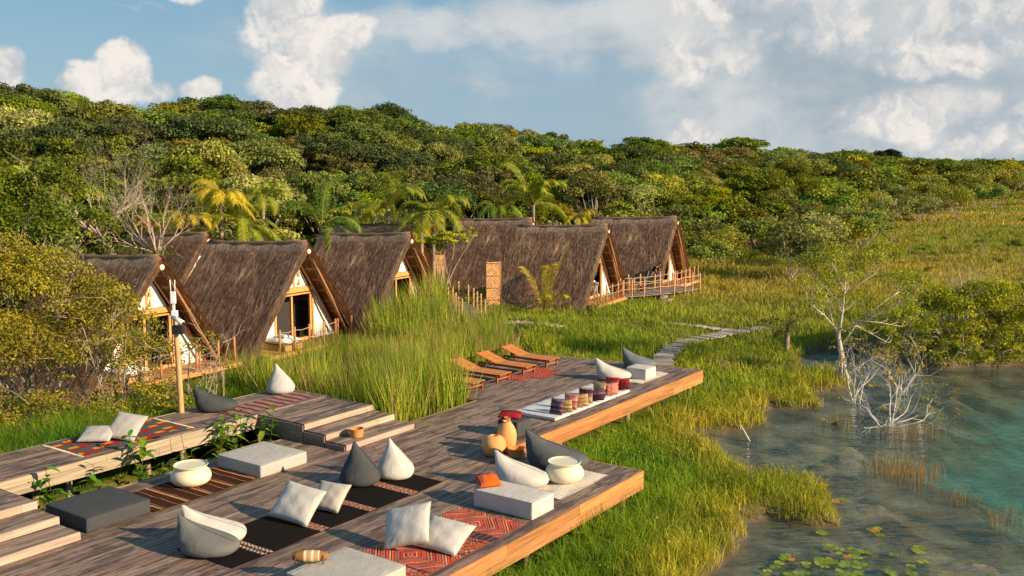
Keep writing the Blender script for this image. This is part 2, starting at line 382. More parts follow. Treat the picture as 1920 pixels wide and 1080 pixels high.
# ================================================================== DECKS
def planks(mb, u0, u1, w0, w1, z, th=.035, pw=.142, gap=.013, pal='deck', flip=False, ends=None):
    """boards running along u (or across, with flip), random lengths and tones"""
    a = w0
    while a < w1-.02:
        b_ = min(a+pw, w1); s, e = ends((a+b_)/2) if ends else (u0, u1)
        q = s-random.uniform(0, 1.6)
        while q < e:
            r_ = q+random.choice((1.8, 2.4, 3.0, 3.6)); lo, hi = max(q, s), min(r_, e)
            if hi-lo > .05:
                k = random.uniform(.72, 1.24)
                if pal == 'deck': c = (.205*k, .143*k*random.uniform(.93, 1.05), .106*k*random.uniform(.85, 1.15))
                elif pal == 'old': c = (.215*k, .155*k, .118*k)
                else: c = (.42*k, .22*k, .09*k)
                zz = z+random.uniform(-.003, .003)
                if flip: mb.box(a, lo+.003, zz-th, b_-gap, hi-.003, zz, c)
                else: mb.box(lo+.003, a, zz-th, hi-.003, b_-gap, zz, c)
            q = r_
        a += pw
def fascia(mb, p0, p1, ztop, hs, th=.04, base=(.40, .175, .060), var=.30):
    """stacked boards between two (u,w) points, standing outward on the left of p0>p1"""
    p0 = Vector(p0); p1 = Vector(p1); d = p1-p0; Ln = d.length; d.normalize(); ang_ = math.atan2(d.y, d.x)
    z = ztop
    for k_, h in enumerate(hs):
        q = -random.uniform(0, 2)
        while q < Ln:
            r_ = q+random.uniform(2.6, 4.2); lo, hi = max(q, 0), min(r_, Ln)
            k = random.uniform(1-var, 1+var); c = tuple(base[i]*k*random.uniform(.94, 1.06) for i in range(3))
            M_ = Matrix.Translation((p0.x, p0.y, 0)) @ Matrix.Rotation(ang_, 4, 'Z')
            if hi-lo > .03: mb.box(lo+.002, -th-.002*k_, z-h+.004, hi-.002, -.002*k_, z, c, M_)
            q = r_
        z -= h
deck = thing('timber_deck', 'large weathered grey timber deck with orange edge boards built over grass beside the lake', 'deck', (0, 0, 0), DR)
def fend(w_): return 31.14-(w_-13.87)*.14
b = MB()
planks(b, 0, 0, 10.24, 13.80, 0, ends=lambda w_: (3.5, 19.80))
planks(b, 0, 0, 13.80, 16.90, 0, ends=lambda w_: (3.5, fend(w_)))
planks(b, 0, 0, 16.90, 17.46, 0, ends=lambda w_: (3.5, fend(w_)))
planks(b, 0, 0, 17.46, 19.04, 0, ends=lambda w_: (3.5, 17.4))
planks(b, 0, 0, 17.46, 20.42, 0, ends=lambda w_: (23.2, fend(w_)))
b.build('planking', deckwood, deck)
def edge(parent, *a, **k): b = MB(); fascia(b, *a, **k); b.build('edge_boards', facewood, parent)
edge(deck, (3.5, 10.22), (19.84, 10.22), -.004, (.215, .215))
edge(deck, (19.82, 10.22), (19.82, 13.84), -.004, (.215, .215))
edge(deck, (19.86, 13.80), (31.14, 13.80), -.004, (.215, .215))
edge(deck, (31.16, 13.80), (30.24, 20.46), -.004, (.215, .215))
edge(deck, (23.18, 17.50), (19.6, 17.48), -.004, (.2,), base=(.25, .18, .12))
edge(deck, (23.16, 20.46), (23.16, 17.5), -.004, (.2,), base=(.25, .18, .12))
edge(deck, (17.4, 19.06), (3.5, 19.06), -.004, (.2,), base=(.25, .18, .12))
b = MB((.12, .09, .065))
for w_ in np.arange(10.8, 19, 1.6): b.box(3.6, w_, -.19, 17.2 if w_ > 17.4 else 19.7, w_+.1, -.045)
for w_ in np.arange(14.4, 20.4, 1.6): b.box(19.9 if w_ < 17.4 else 23.3, w_, -.19, 30.2, w_+.1, -.045)
b.build('joists', facewood, deck)
for u_, w_ in [(30.75, 14.1), (26.3, 14.1), (22.4, 14.1), (19.4, 10.5), (15.6, 10.6), (11.8, 10.6), (8, 10.6), (30.0, 17.2), (30, 20.0), (26.5, 20.1), (23.4, 19.8), (23.4, 17.9), (16.6, 18.6), (13.4, 18.8), (10.2, 18.8)]:
    b = MB((.26, .19, .13)); b.tube([(u_, w_, -1.7), (u_+.02, w_, -.9), (u_, w_, -.06)], [.085, .08, .075], 10); b.build('post', postwood, deck, True)

walk = thing('raised_walkway', 'raised grey timber walkway with pale edge boards along the reeds at the left', 'walkway', (0, 0, 0), DR)
b = MB(); planks(b, 0, 0, 20.14, 22.04, .47, pal='old', ends=lambda w_: (3.5, 16.95)); planks(b, 0, 0, 20.14, 22.04, .47, pal='old', ends=lambda w_: (16.95, 19.55)); b.build('planking', deckwood, walk)
edge(walk, (3.5, 20.12), (16.98, 20.12), .466, (.19, .19), base=(.33, .255, .185), var=.14)
edge(walk, (19.57, 20.12), (19.57, 22.06), .466, (.19, .19), base=(.33, .26, .2)); edge(walk, (19.57, 22.06), (3.5, 22.06), .466, (.19, .19), base=(.33, .26, .2))
for u_ in (6, 9, 11.8, 14.8, 17.6, 19.2):
    for w_ in (20.35, 21.8):
        b = MB((.28, .22, .16)); b.tube([(u_, w_, -1.7), (u_, w_, .42)], .075, 10); b.build('post', postwood, walk, True)

def steps(u0, u1, label, left):
    s = thing('timber_steps', label, 'steps', (0, 0, 0), DR)
    # three treads rising toward w
    for k, (wa, wb, z) in enumerate(((16.90, 17.60, .16), (17.60, 18.36, .315), (18.36, 20.10, .468))):
        b = MB(); planks(b, 0, 0, wa+.03, wb+(.0 if k < 2 else 0), z, pal='old', pw=.145, ends=lambda w_: (u0, u1)); b.build('tread', deckwood, s)
        b = MB(); fascia(b, (u0-.012, wa+.028), (u1+.012, wa+.028), z-.002, (.152,), base=(.38, .30, .23), var=.12); b.build('riser', facewood, s)
        b = MB()
        fascia(b, (u0-.002, wb if k < 2 else 20.1), (u0-.002, wa+.03), z-.040, (.12,) if k == 0 else ((.14, .13) if k == 1 else (.15, .15, .15)), base=(.20, .155, .12), var=.15); b.build('side_boards', facewood, s); b = MB()  # side turned from the sun, its shade put into the darker base
        fascia(b, (u1+.002, wa+.03), (u1+.002, wb if k < 2 else 20.1), z-.040, (.12,) if k == 0 else ((.14, .13) if k == 1 else (.15, .15, .15)), base=(.36, .28, .2), var=.15)
        b.build('side_boards', facewood, s)
steps(17.02, 19.55, 'three weathered steps from the deck up to the walkway, terracotta bowl on the lowest', False)
steps(3.5, 9.95, 'three weathered steps at the bottom left corner beside the charcoal square pouf', True)

# ================================================================== SOFT FURNISHINGS
WHITE = (.50, .475, .43); PALE = (.40, .38, .345); CHAR = (.058, .062, .066); GREY = (.13, .135, .13)
def cushion_block(name, label, cat, u, w_, z, L, Wd, H, col, rot=0., group=None, bulge=.018, bev=.03, dark=None):
    """a square foam pouf or mat: softly bulging panels with corded edges"""
    t_ = thing(name, label, cat, W(u, w_, z), DR+rot, group)
    n = 14; V = []; F = []; k = 0
    def face(o, a, b_):
        nonlocal k
        o = Vector(o); a = Vector(a); b_ = Vector(b_); nr = a.cross(b_).normalized()
        base = len(V)
        for j in range(n+1):
            for i in range(n+1):
                s_, q = i/n, j/n
                p = o+a*s_+b_*q
                e = (1-(2*s_-1)**4)*(1-(2*q-1)**4)
                p = p+nr*(bulge*e+.005*math.sin(9*s_+5*q+u)*e)
                V.append(tuple(p))
        for j in range(n):
            for i in range(n):
                c = base+j*(n+1)+i; F.append((c, c+1, c+n+2, c+n+1))
    x, y = L/2, Wd/2
    face((-x, -y, H), (L, 0, 0), (0, Wd, 0)); face((-x, -y, 0), (L, 0, 0), (0, 0, H)); face((x, -y, 0), (0, Wd, 0), (0, 0, H))
    face((x, y, 0), (-L, 0, 0), (0, 0, H)); face((-x, y, 0), (0, -Wd, 0), (0, 0, H)); face((-x, y, 0), (L, 0, 0), (0, -Wd, 0))
    b = MB(col); b.add(V, F); o = b.build('cover', fabric, t_, True)
    wl = o.modifiers.new('w', 'WELD'); wl.merge_threshold = .002
    bv = o.modifiers.new('b', 'BEVEL'); bv.width = min(bev, .02); bv.segments = 2; bv.limit_method = 'ANGLE'; bv.angle_limit = R(50)
    d = dark or tuple(c*.72 for c in col)
    for zz in (H-.004, .012):
        b = MB(d); ring = [(-x, -y, zz), (x, -y, zz), (x, y, zz), (-x, y, zz), (-x, -y, zz)]
        pts = []
        for a, c in zip(ring[:-1], ring[1:]):
            pts += [tuple(Vector(a).lerp(Vector(c), f)) for f in (.012, .3, .6, .988)]
        pts.append(pts[0]); b.tube(pts, .0065, 6); b.build('piping', fabric, t_, True)
    return t_
def pillow_mesh(mb, a, b_, t_, M_, colf=None, n=26, seed=0, ear=.05):
    r_ = random.Random(seed); ph = [r_.uniform(0, 6) for _ in range(4)]
    V = []; F = []; Cc = []
    for side in (1, -1):
        base = len(V)
        for j in range(n+1):
            for i in range(n+1):
                x = 2*i/n-1; y = 2*j/n-1
                e = max(0, (1-abs(x)**2.6))**.55*max(0, (1-abs(y)**2.6))**.55
                pin = 1-ear*(1-abs(y)**2)*abs(x)**2
                pin2 = 1-ear*(1-abs(x)**2)*abs(y)**2
                wr = .035*math.sin(7*x+3*y+ph[0])*math.sin(5*y-2*x+ph[1])+.05*math.exp(-((abs(x)+abs(y)-1.45)/.2)**2)*math.sin(14*(x-y)+ph[2])
                V.append((x*a/2*pin, y*b_/2*pin2, side*(t_/2)*e*(1+wr*1.6)))
        for j in range(n):
            for i in range(n):
                c = base+j*(n+1)+i; q = (c, c+1, c+n+2, c+n+1); F.append(q if side > 0 else q[::-1])
                Cc.append(colf((2*i+1)/n-1, (2*j+1)/n-1) if colf else mb.col)
    V = [tuple(M_ @ Vector(p)) for p in V]
    bs0 = len(mb.v); mb.v += V; mb.f += [tuple(bs0+i for i in f) for f in F]; mb.c += Cc
def pillow(name, label, u, w_, z, size, lean, yaw, roll=0., col=WHITE, colf=None, th=.2, group=None, seed=1, cat='cushion'):
    """size (across, up); lean in degrees back from upright; yaw relative to the deck axis"""
    t_ = thing(name, label, cat, W(u, w_, z), DR+R(yaw), group)
    a, b_ = size
    Rm = Euler((R(90-lean), R(0), 0)).to_matrix().to_4x4() @ Matrix.Rotation(R(roll), 4, 'Z')
    cs = [Rm @ Vector((sx*a/2, sy*b_/2, 0)) for sx in (-1, 1) for sy in (-1, 1)]
    low = min(c.z for c in cs)
    extra = .10*th if lean < 70 else th*.42
    M_ = Matrix.Translation((0, 0, -low+extra*.6)) @ Rm
    b = MB(col); pillow_mesh(b, a, b_, th, M_, colf, seed=seed); o = b.build('cover', fabric, t_, True)
    wl = o.modifiers.new('w', 'WELD'); wl.merge_threshold = .001
    pts = []
    for q in range(0, 4):
        for k in range(13):
            f = -1+2*k/13; x, y = [(f, -1), (1, f), (-f, 1), (-1, -f)][q]
            pts.append(M_ @ Vector((x*a/2*(1-.05*(1-y*y)*x*x), y*b_/2*(1-.05*(1-x*x)*y*y), 0)))
    pts.append(pts[0]); b = MB(tuple(c*.8 for c in (colf(0, -.98) if colf else col))); b.tube(pts, .005, 5); b.build('seam', fabric, t_, True)
    return t_
LOUNGE = [(0, -.40, .56, .34), (.05, -.46, .63, .40), (.14, -.50, .68, .43), (.24, -.52, .62, .41), (.33, -.53, .36, .36), (.42, -.535, .10, .28), (.50, -.54, -.12, .20), (.58, -.545, -.27, .125), (.65, -.55, -.39, .06), (.71, -.55, -.48, .022), (.73, -.545, -.515, .004)]
CONE = [(0, -.34, .36, .34), (.04, -.40, .42, .40), (.12, -.43, .45, .43), (.24, -.40, .43, .40), (.38, -.34, .34, .32), (.52, -.27, .23, .235), (.66, -.21, .11, .15), (.78, -.165, .0, .08), (.87, -.14, -.07, .035), (.92, -.125, -.105, .006)]
def beanbag(label, u, w_, z, yaw, tab, col, sc=1., under=None, group=None, name='bean_bag', sy=1.):
    t_ = thing(name, label, 'bean bag', W(u, w_, z), DR+R(yaw), group)
    n = 36; rows = smoothsteps(tab, 40); V = []; b = MB(col)
    ph = random.uniform(0, 6)
    for r_ in rows:
        zz, xb, xf, hw = r_; hw = max(hw, .003); cx = (xb+xf)/2; rx = max((xf-xb)/2, .003)
        for j in range(n):
            a = 2*math.pi*j/n; ca, sa = math.cos(a), math.sin(a)
            p = 2/2.25
            x = cx+rx*abs(ca)**p*math.copysign(1, ca); y = hw*abs(sa)**p*math.copysign(1, sa)
            wv = 1+.012*math.sin(3*a+ph+zz*9)+.014*math.sin(7*a-zz*22+ph)*(1-abs(zz-.3))
            V.append((x*wv*sc, y*wv*sc*sy, max(zz, 0)*sc))
    k = len(rows)
    F = [(i*n+j, i*n+(j+1) % n, (i+1)*n+(j+1) % n, (i+1)*n+j) for i in range(k-1) for j in range(n)]
    F += [tuple(range(n-1, -1, -1)), tuple((k-1)*n+j for j in range(n))]
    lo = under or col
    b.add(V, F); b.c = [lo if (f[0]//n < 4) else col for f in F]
    b.build('cover', fabric, t_, True)
    b = MB(tuple(c*.62 for c in col))
    b.tube([(r_[2]*sc+.004, 0, max(r_[0], 0)*sc+.003) for r_ in rows[8:]], .0065*sc, 5); b.build('seam', fabric, t_, True)
    return t_
# --- square poufs
cushion_block('square_pouf', 'large charcoal square pouf at the left, next to the bottom left steps', 'pouf', 10.92, 17.80, .003, 1.40, 1.42, .29, CHAR)
cushion_block('square_pouf', 'large low white square pouf beside the channel of leafy plants', 'pouf', 15.09, 17.73, .003, 1.40, 1.50, .29, PALE)
cushion_block('square_pouf', 'white square pouf cut by the bottom edge, carrying the rattan lantern', 'pouf', 11.37, 11.34, .003, 1.40, 1.40, .29, PALE)
cushion_block('box_pouf', 'white oblong box pouf with a small orange pillow lying on it', 'pouf', 16.08, 11.22, .003, .80, 1.46, .36, WHITE)
cushion_block('box_pouf', 'white cube pouf at the far deck end in front of the slate bean bag', 'pouf', 28.80, 14.93, .012, .72, .72, .36, WHITE)
cushion_block('box_pouf', 'charcoal cube pouf behind the terracotta vases with a red pillow on top', 'pouf', 20.72, 14.42, .012, .66, .62, .40, CHAR)
for k, lab in enumerate(('nearest white floor mat with plum striped pillow and tan pillow', 'second white floor mat from the front, under the pink pillow', 'middle white floor mat, under the plum and straw banded pillow',
                         'fourth white floor mat from the front, under the straw pillow with plum base', 'farthest white floor mat, under the orange and red pillow')):
    cushion_block('floor_mat', lab, 'mat', 22.80+.865*k, 14.92, .012, .845, 1.40, .085, (.52, .52, .52), group='white floor mats in a row', bulge=.012)
# --- mats' pillows
def bands(lst, jit=.06):
    def f(x, y):
        q = (y+1)/2
        for lim, c in lst:
            if q < lim: return tuple(v*random.uniform(1-jit, 1+jit) for v in c)
        return lst[-1][1]
    return f
PL = (.065, .022, .045); MV = (.19, .12, .15); ST = (.42, .27, .12); PK = (.55, .16, .14); OR = (.62, .13, .025); RD = (.30, .02, .018); TN = (.35, .24, .11); GRY = (.30, .27, .26)
pp = [
 (22.78, 14.42, 'plum and mauve striped pillow standing on the nearest floor mat', [(.12, MV), (.24, PL), (.34, MV), (.50, PL), (.68, MV), (.85, (.11, .06, .09)), (1, (.24, .15, .16))], -12),
 (23.52, 14.42, 'pink pillow standing on the second floor mat', [(.2, PK), (.26, (.62, .3, .25)), (.45, (.5, .14, .13)), (.52, RD), (.75, (.62, .28, .22)), (1, (.5, .18, .14))], -6),
 (24.42, 14.46, 'pillow banded straw below and plum above on the middle floor mat', [(.38, ST), (.62, MV), (.90, PL), (1, TN)], 4),
 (25.28, 14.50, 'straw coloured pillow with a plum base band on the fourth floor mat', [(.32, PL), (.42, MV), (.52, PL), (.92, ST), (1, TN)], -8),
 (26.10, 14.52, 'orange pillow with a dark red top on the farthest floor mat', [(.45, OR), (.56, RD), (.62, OR), (.72, (.2, .1, .1)), (1, RD)], 0)]
for k, (u_, w_, lab, bd_, yw) in enumerate(pp):
    pillow('striped_pillow', lab, u_, w_, .10, (.44, .44), 14, -90+yw+8, 0, colf=bands(bd_), th=.17, group='pillows standing on the floor mats', seed=k, cat='pillow')
pq = [(23.02, 14.28, 'olive and tan striped pillow behind the plum striped one on the nearest mat', [(.2, TN), (.3, (.16, .12, .05)), (.5, ST), (.6, (.16, .12, .05)), (1, TN)]),
      (23.86, 14.26, 'tan striped pillow half hidden behind the pink pillow', [(.3, ST), (.4, (.2, .12, .05)), (.6, TN), (.7, (.2, .12, .05)), (1, ST)]),
      (24.76, 14.26, 'dark plum pillow half hidden behind the straw and plum banded pillow', [(.5, PL), (.6, MV), (1, (.09, .05, .08))]),
      (25.62, 14.28, 'salmon pink pillow leaning behind the straw coloured pillow', [(.5, (.6, .22, .16)), (1, (.55, .2, .16))]),
      (26.44, 14.30, 'dark red pillow behind the orange pillow on the farthest mat', [(.6, (.12, .02, .03)), (1, RD)])]
for k, (u_, w_, lab, bd_) in enumerate(pq):
    pillow('striped_pillow', lab, u_, w_, .10, (.38, .36), 22, -90+20+8*(k % 2), 8, colf=bands(bd_), th=.15, group='pillows standing on the floor mats', seed=k+9, cat='pillow')
pillow('small_pillow', 'bright orange pillow with a red stripe lying on the white box pouf', 16.04, 11.84, .37, (.50, .42), 74, -35, 0, colf=lambda x, y: (.60, .11, .012) if x > -.35 else ((.36, .045, .03) if int((x+1)*9) % 2 else (.5, .14, .08)), th=.17, seed=3, cat='pillow')
pillow('small_pillow', 'red and plum pillow draped on the charcoal cube pouf', 20.72, 14.55, .42, (.62, .44), 80, -70, 0, colf=lambda x, y: (.30, .018, .02) if y < -.1 else ((.07, .02, .03) if y < .4 else (.33, .05, .03)), th=.17, seed=4, cat='pillow')
# --- big floor cushions
pillow('floor_cushion', 'large pale cushion leaning on the smaller one on the black rug', 13.02, 14.30, .03, (.98, .80), 46, -78, -7, th=.26, seed=5, group='pale floor cushions')
pillow('floor_cushion', 'small pale cushion lying behind the large one on the black rug', 13.85, 14.26, .03, (.78, .66), 48, -84, 2, col=(.48, .44, .37), th=.22, seed=6, group='pale floor cushions')
pillow('floor_cushion', 'pale cushion propped up on its corner on the red kilim', 13.16, 11.55, .03, (.92, .80), 40, -84, 20, th=.26, seed=7, group='pale floor cushions')
pillow('floor_cushion', 'pale cushion lying almost flat on the red kilim', 13.62, 11.08, .03, (.98, .80), 66, -78, -6, th=.27, seed=8, group='pale floor cushions')
pillow('floor_cushion', 'pale cushion leaning over another on the checkered rug of the walkway', 13.62, 20.86, .485, (.80, .78), 52, -58, -10, col=PALE, th=.2, seed=9, group='pale floor cushions')
pillow('floor_cushion', 'pale cushion lying flat under the leaning one on the checkered rug', 13.12, 21.25, .485, (.8, .66), 72, -60, 4, col=PALE, th=.2, seed=10, group='pale floor cushions')
# --- bean bags (yaw 0: the low end points along the deck)
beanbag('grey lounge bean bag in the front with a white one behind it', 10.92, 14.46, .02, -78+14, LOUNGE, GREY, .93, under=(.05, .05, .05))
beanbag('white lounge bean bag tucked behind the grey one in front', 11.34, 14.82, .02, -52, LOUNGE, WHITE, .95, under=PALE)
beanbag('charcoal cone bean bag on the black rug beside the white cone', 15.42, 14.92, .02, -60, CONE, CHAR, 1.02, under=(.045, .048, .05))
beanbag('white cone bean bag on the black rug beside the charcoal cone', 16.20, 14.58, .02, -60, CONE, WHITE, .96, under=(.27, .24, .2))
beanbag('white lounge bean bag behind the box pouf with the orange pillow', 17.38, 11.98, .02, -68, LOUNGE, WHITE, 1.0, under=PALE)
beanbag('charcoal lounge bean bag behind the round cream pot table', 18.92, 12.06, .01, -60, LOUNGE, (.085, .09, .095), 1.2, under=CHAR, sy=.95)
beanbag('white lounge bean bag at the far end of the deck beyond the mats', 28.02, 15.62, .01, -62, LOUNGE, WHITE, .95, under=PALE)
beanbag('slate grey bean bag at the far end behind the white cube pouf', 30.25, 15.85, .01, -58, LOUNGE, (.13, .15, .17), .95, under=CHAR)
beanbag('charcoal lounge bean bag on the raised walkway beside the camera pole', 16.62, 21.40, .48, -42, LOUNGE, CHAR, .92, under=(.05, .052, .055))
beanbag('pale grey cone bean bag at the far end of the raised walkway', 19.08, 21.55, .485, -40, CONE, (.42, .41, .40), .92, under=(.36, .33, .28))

# --- round pots
POTP = [(.001, 0), (.22, 0), (.30, .015), (.385, .07), (.425, .14), (.432, .20), (.415, .265), (.37, .325), (.318, .365), (.31, .385), (.325, .41), (.362, .435), (.372, .447), (.364, .455)]
def pottable(label, u, w_, z):
    t_ = thing('pot_table', label, 'pot', W(u, w_, z), 0, 'round cream pot tables')
    b = MB((.70, .62, .44)); b.lathe(smoothsteps(POTP, 40), 56, cap=False); b.build('bowl', creamm, t_, True)
    b = MB((.64, .58, .44)); b.lathe([(.001, .424), (.30, .424), (.345, .426), (.352, .440), (.35, .446), (.362, .4535)], 56, cap=False); b.build('tray', creamm, t_, True)
pottable('round cream pot table on the striped brown rug at the left', 13.22, 17.90, .015)
pottable('round cream pot table on the off-white rug at the right', 18.15, 11.28, .015)
# --- terracotta
def pot(name, label, u, w_, z, prof, col, extra=None):
    t_ = thing(name, label, 'pot' if name != 'terracotta_bowl' else 'bowl', W(u, w_, z), 0)
    b = MB(col); b.lathe(smoothsteps(prof, 44), 48, cap=False); b.build('body', clay, t_, True)
    if extra: extra(t_, col)
    return t_
TC = (.66, .33, .125)
pot('clay_vase', 'squat round terracotta vase standing in front of the tall one', 18.86, 13.74, .004, [(.001, 0), (.13, 0), (.20, .02), (.27, .12), (.292, .24), (.27, .36), (.19, .46), (.12, .485), (.10, .49), (.088, .47), (.09, .42), (.05, .3)], TC)
def handle(t_, col):
    b = MB(col); b.tube([(-.14, .05, .50), (-.20, .06, .54), (-.215, .06, .60), (-.18, .05, .66), (-.10, .03, .69)], .024, 8); b.build('handle', clay, t_, True)
pot('clay_vase', 'tall terracotta vase with a handle, tapering to a narrow neck', 19.28, 13.66, .004, [(.001, 0), (.11, 0), (.155, .02), (.21, .16), (.245, .34), (.235, .50), (.19, .62), (.135, .70), (.085, .735), (.08, .75), (.095, .765), (.085, .775), (.07, .75), (.05, .6)], TC, handle)
pot('clay_vase', 'dark topped terracotta vase mostly hidden behind the tall vase', 19.72, 13.95, .004, [(.001, 0), (.10, 0), (.15, .1), (.17, .3), (.15, .5), (.09, .62), (.07, .68), (.085, .72), (.07, .71), (.05, .6)], (.40, .19, .075))
BWL = [(.001, 0), (.14, 0), (.165, .012), (.175, .06), (.192, .20), (.198, .232), (.190, .238), (.176, .225), (.16, .08), (.15, .04), (.001, .035)]
pot('terracotta_bowl', 'open terracotta bowl on the deck at the foot of the round vase', 19.05, 13.20, .004, [(r_*1.12, z_*.95) for r_, z_ in BWL], (.55, .22, .06))
pot('terracotta_bowl', 'open terracotta bowl standing on the lowest of the right hand steps', 17.72, 17.22, .165, [(r_*.95, z_*.92) for r_, z_ in BWL], (.50, .22, .075))
# --- rattan lantern on the pouf
t_ = thing('rattan_lantern', 'small woven rattan lantern lying on the white pouf at the bottom edge', 'lantern', W(11.18, 12.0, .305), DR+R(-52))
b = MB((.42, .25, .10)); M_ = Matrix.Translation((0, 0, .12)) @ Matrix.Rotation(R(90), 4, 'Y')
pr = []
for k in range(61):
    s_ = -1+2*k/60; pr.append((.045+.055*(1-s_*s_)**.6+.003*(k % 2), s_*.30))
b.lathe(pr, 28, M=M_)
b.c = [((.46, .29, .12) if (i//28) % 12 < 8 else (.68, .58, .42)) if 18 < i//28 < 46 else (.27, .13, .045) for i in range(len(b.f))]
b.build('woven_body', clay, t_, True)
for x_ in (-.24, .22):
    b = MB((.05, .03, .02)); b.tube([(x_, -.08, -.0), (x_, -.105, .06), (x_, -.085, .15)], .008, 6); b.tube([(x_, .08, -.0), (x_, .105, .06), (x_, .085, .15)], .008, 6); b.tube([(x_, -.085, .15), (x_, 0, .20), (x_, .085, .15)], .008, 6); b.build('stand', metalm, t_, True)

# --- rugs: woven grids, one colour per stitch block
def rug(name, label, u0, u1, w0, w1, z, fn, nu=150, nw=80, fringe=None, wave=.004, group=None, fcol=(.5, .45, .36), skew=0.):
    t_ = thing(name, label, 'rug', W((u0+u1)/2, (w0+w1)/2, z), DR+skew, group)
    L, Wd = u1-u0, w1-w0; us = np.linspace(-L/2, L/2, nu+1); ws = np.linspace(-Wd/2, Wd/2, nw+1)
    U, V_ = np.meshgrid(us, ws); zz = .009+wave*(np.sin(U*7+V_*3)+np.sin(V_*11-U*4))*.5+wave*.6
    V_ = V_+.012*np.sin(U*3.1+u0)*(np.abs(V_)/(Wd/2))**2; U2 = U+.010*np.sin(V_*5+w0)*(np.abs(U)/(L/2))**2
    top = np.stack([U2, V_, zz], -1).reshape(-1, 3); bot = top.copy(); bot[:, 2] = 0
    n0 = (nu+1)*(nw+1); ix = np.arange(n0).reshape(nw+1, nu+1)
    q = np.stack([ix[:-1, :-1], ix[:-1, 1:], ix[1:, 1:], ix[1:, :-1]], -1).reshape(-1, 4)
    ring = np.concatenate([ix[0, :-1], ix[:-1, -1], ix[-1, :0:-1], ix[:0:-1, 0]]); nx = np.roll(ring, -1)
    side = np.stack([ring, ring+n0, nx+n0, nx], -1)
    uc = (us[:-1]+us[1:])/2; wc = (ws[:-1]+ws[1:])/2; A_, B_ = np.meshgrid(uc, wc)
    cols = fn(A_.ravel(), B_.ravel(), L, Wd); cols = cols*rng.uniform(.88, 1.12, (len(cols), 1))
    me = mesh_np('weave', np.concatenate([top, bot]), [q, side[:, ::-1]], [cols, np.broadcast_to(cols.mean(0)*.7, (len(side), 3))])
    link('weave', me, rugm, t_)
    if fringe:
        for e in fringe:
            b = MB(fcol)
            k = 0
            while k < Wd-.01:
                x_ = e*L/2; ln = random.uniform(.05, .085); y_ = -Wd/2+k+.01
                b.tube([(x_-e*.004, y_, .006), (x_+e*ln*.5, y_+random.uniform(-.008, .008), .008), (x_+e*ln, y_+random.uniform(-.02, .02), .003)], [.005, .005, .003], 4); k += .026
            b.build('fringe', rugm, t_)
    return t_
def mixc(n, *cs):
    return np.array(cs)[rng.integers(0, len(cs), n)]
def base(n, c): return np.tile(np.array(c, float), (n, 1))
def f_black(u, v, L, Wd):
    c = base(len(u), (.012, .010, .009)); 
    for k, (c0, wd, pal) in enumerate(((-L*.36, .26, 0), (-L*.115, .24, 1), (L*.115, .22, 1), (L*.335, .26, 1))):
        m = np.abs(u-c0) < wd/2; uu = (u-c0)/wd
        if pal == 0:
            c[m] = (.05, .02, .015); z = ((np.floor(v/.05)+np.floor(uu*5)) % 2 == 0) & (np.abs(uu) < .45) & (np.abs(np.abs(uu)-.28) < .14); c[m & z] = (.55, .50, .38)
            z = m & (np.abs(uu) < .1) & (np.floor(v/.06) % 2 == 0); c[z] = (.25, .06, .03)
        else:
            c[m] = (.16, .022, .018); d = np.abs(((v/.13) % 1)-.5)*2+np.abs(uu)*1.6
            c[m & (d < .55)] = (.33, .07, .035); c[m & (d > .55) & (d < .8)] = (.55, .42, .30); c[m & (d > 1.35)] = (.40, .24, .12)
            e = m & (np.abs(uu) > .43); c[e] = mixc(e.sum(), (.06, .03, .02), (.35, .25, .15))
    e = u > L/2-.015; c[e] = (.25, .02, .015)
    return c
rug('black_rug', 'long black rug with red and cream patterned cross bands under cones and cushions', 10.72, 16.55, 13.46, 14.98, .004, f_black, 420, 120)
def f_kilim(u, v, L, Wd):
    n = len(u); c = base(n, (.36, .045, .025))
    band = u/L+.5
    q = (np.abs(v)*1.0+np.abs(((u*1.0) % .95)-.475)*.9)
    pal = np.array([(.55, .12, .03), (.33, .02, .025), (.62, .20, .05), (.07, .04, .06), (.55, .34, .25), (.40, .03, .03), (.60, .10, .02), (.17, .02, .04), (.50, .14, .10), (.16, .10, .14)])
    c = pal[(np.floor(q/.034).astype(int)) % 10]
    cen = q < .13; c[cen] = (.34, .02, .03); c[(q < .07)] = (.58, .30, .18); c[q < .035] = (.2, .02, .03)
    # fine checked bands between the diamond bands
    for b0, wd in ((.60, .17), (.22, .13)):
        m = np.abs(band-b0) < wd/2
        k = (np.floor(u/.04)+np.floor(v/.05)).astype(int)+(np.floor(u/.08)*np.floor(v/.1)).astype(int)
        pb = np.array([(.55, .12, .03), (.07, .04, .06), (.46, .30, .26), (.40, .05, .03), (.5, .09, .02), (.20, .13, .15), (.5, .1, .02)])
        c[m] = pb[k[m] % 7]
        e = m & (np.abs(np.abs(band-b0)-wd/2) < .012); c[e] = (.05, .03, .04)
    m = np.abs(band-.74) < .035; c[m] = np.where((np.floor(v[m]/.07) % 2 == 0)[:, None], (.045, .03, .04), (.13, .07, .06))
    e = (u > L/2-.02); c[e] = (.3, .03, .03)
    return c
rug('kilim_rug', 'red and orange kilim with diamonds and zigzags near the front edge of the deck', 11.4, 15.44, 10.48, 12.12, .004, f_kilim, 440, 200, wave=.012)
def f_brown(u, v, L, Wd):
    c = base(len(u), (.045, .018, .010)); k = (u/.30) % 1; wob = .03*np.sin(v*9)
    k = (k+wob) % 1
    c[(k > .40) & (k < .47)] = (.30, .17, .09); c[(k > .75) & (k < .79)] = (.12, .03, .02)
    kk = (u/.60) % 1; c[(kk > .05) & (kk < .10)] = (.55, .25, .07); c[(kk > .115) & (kk < .135)] = (.45, .36, .24); c[(kk > .02) & (kk < .04)] = (.28, .05, .02)
    return c
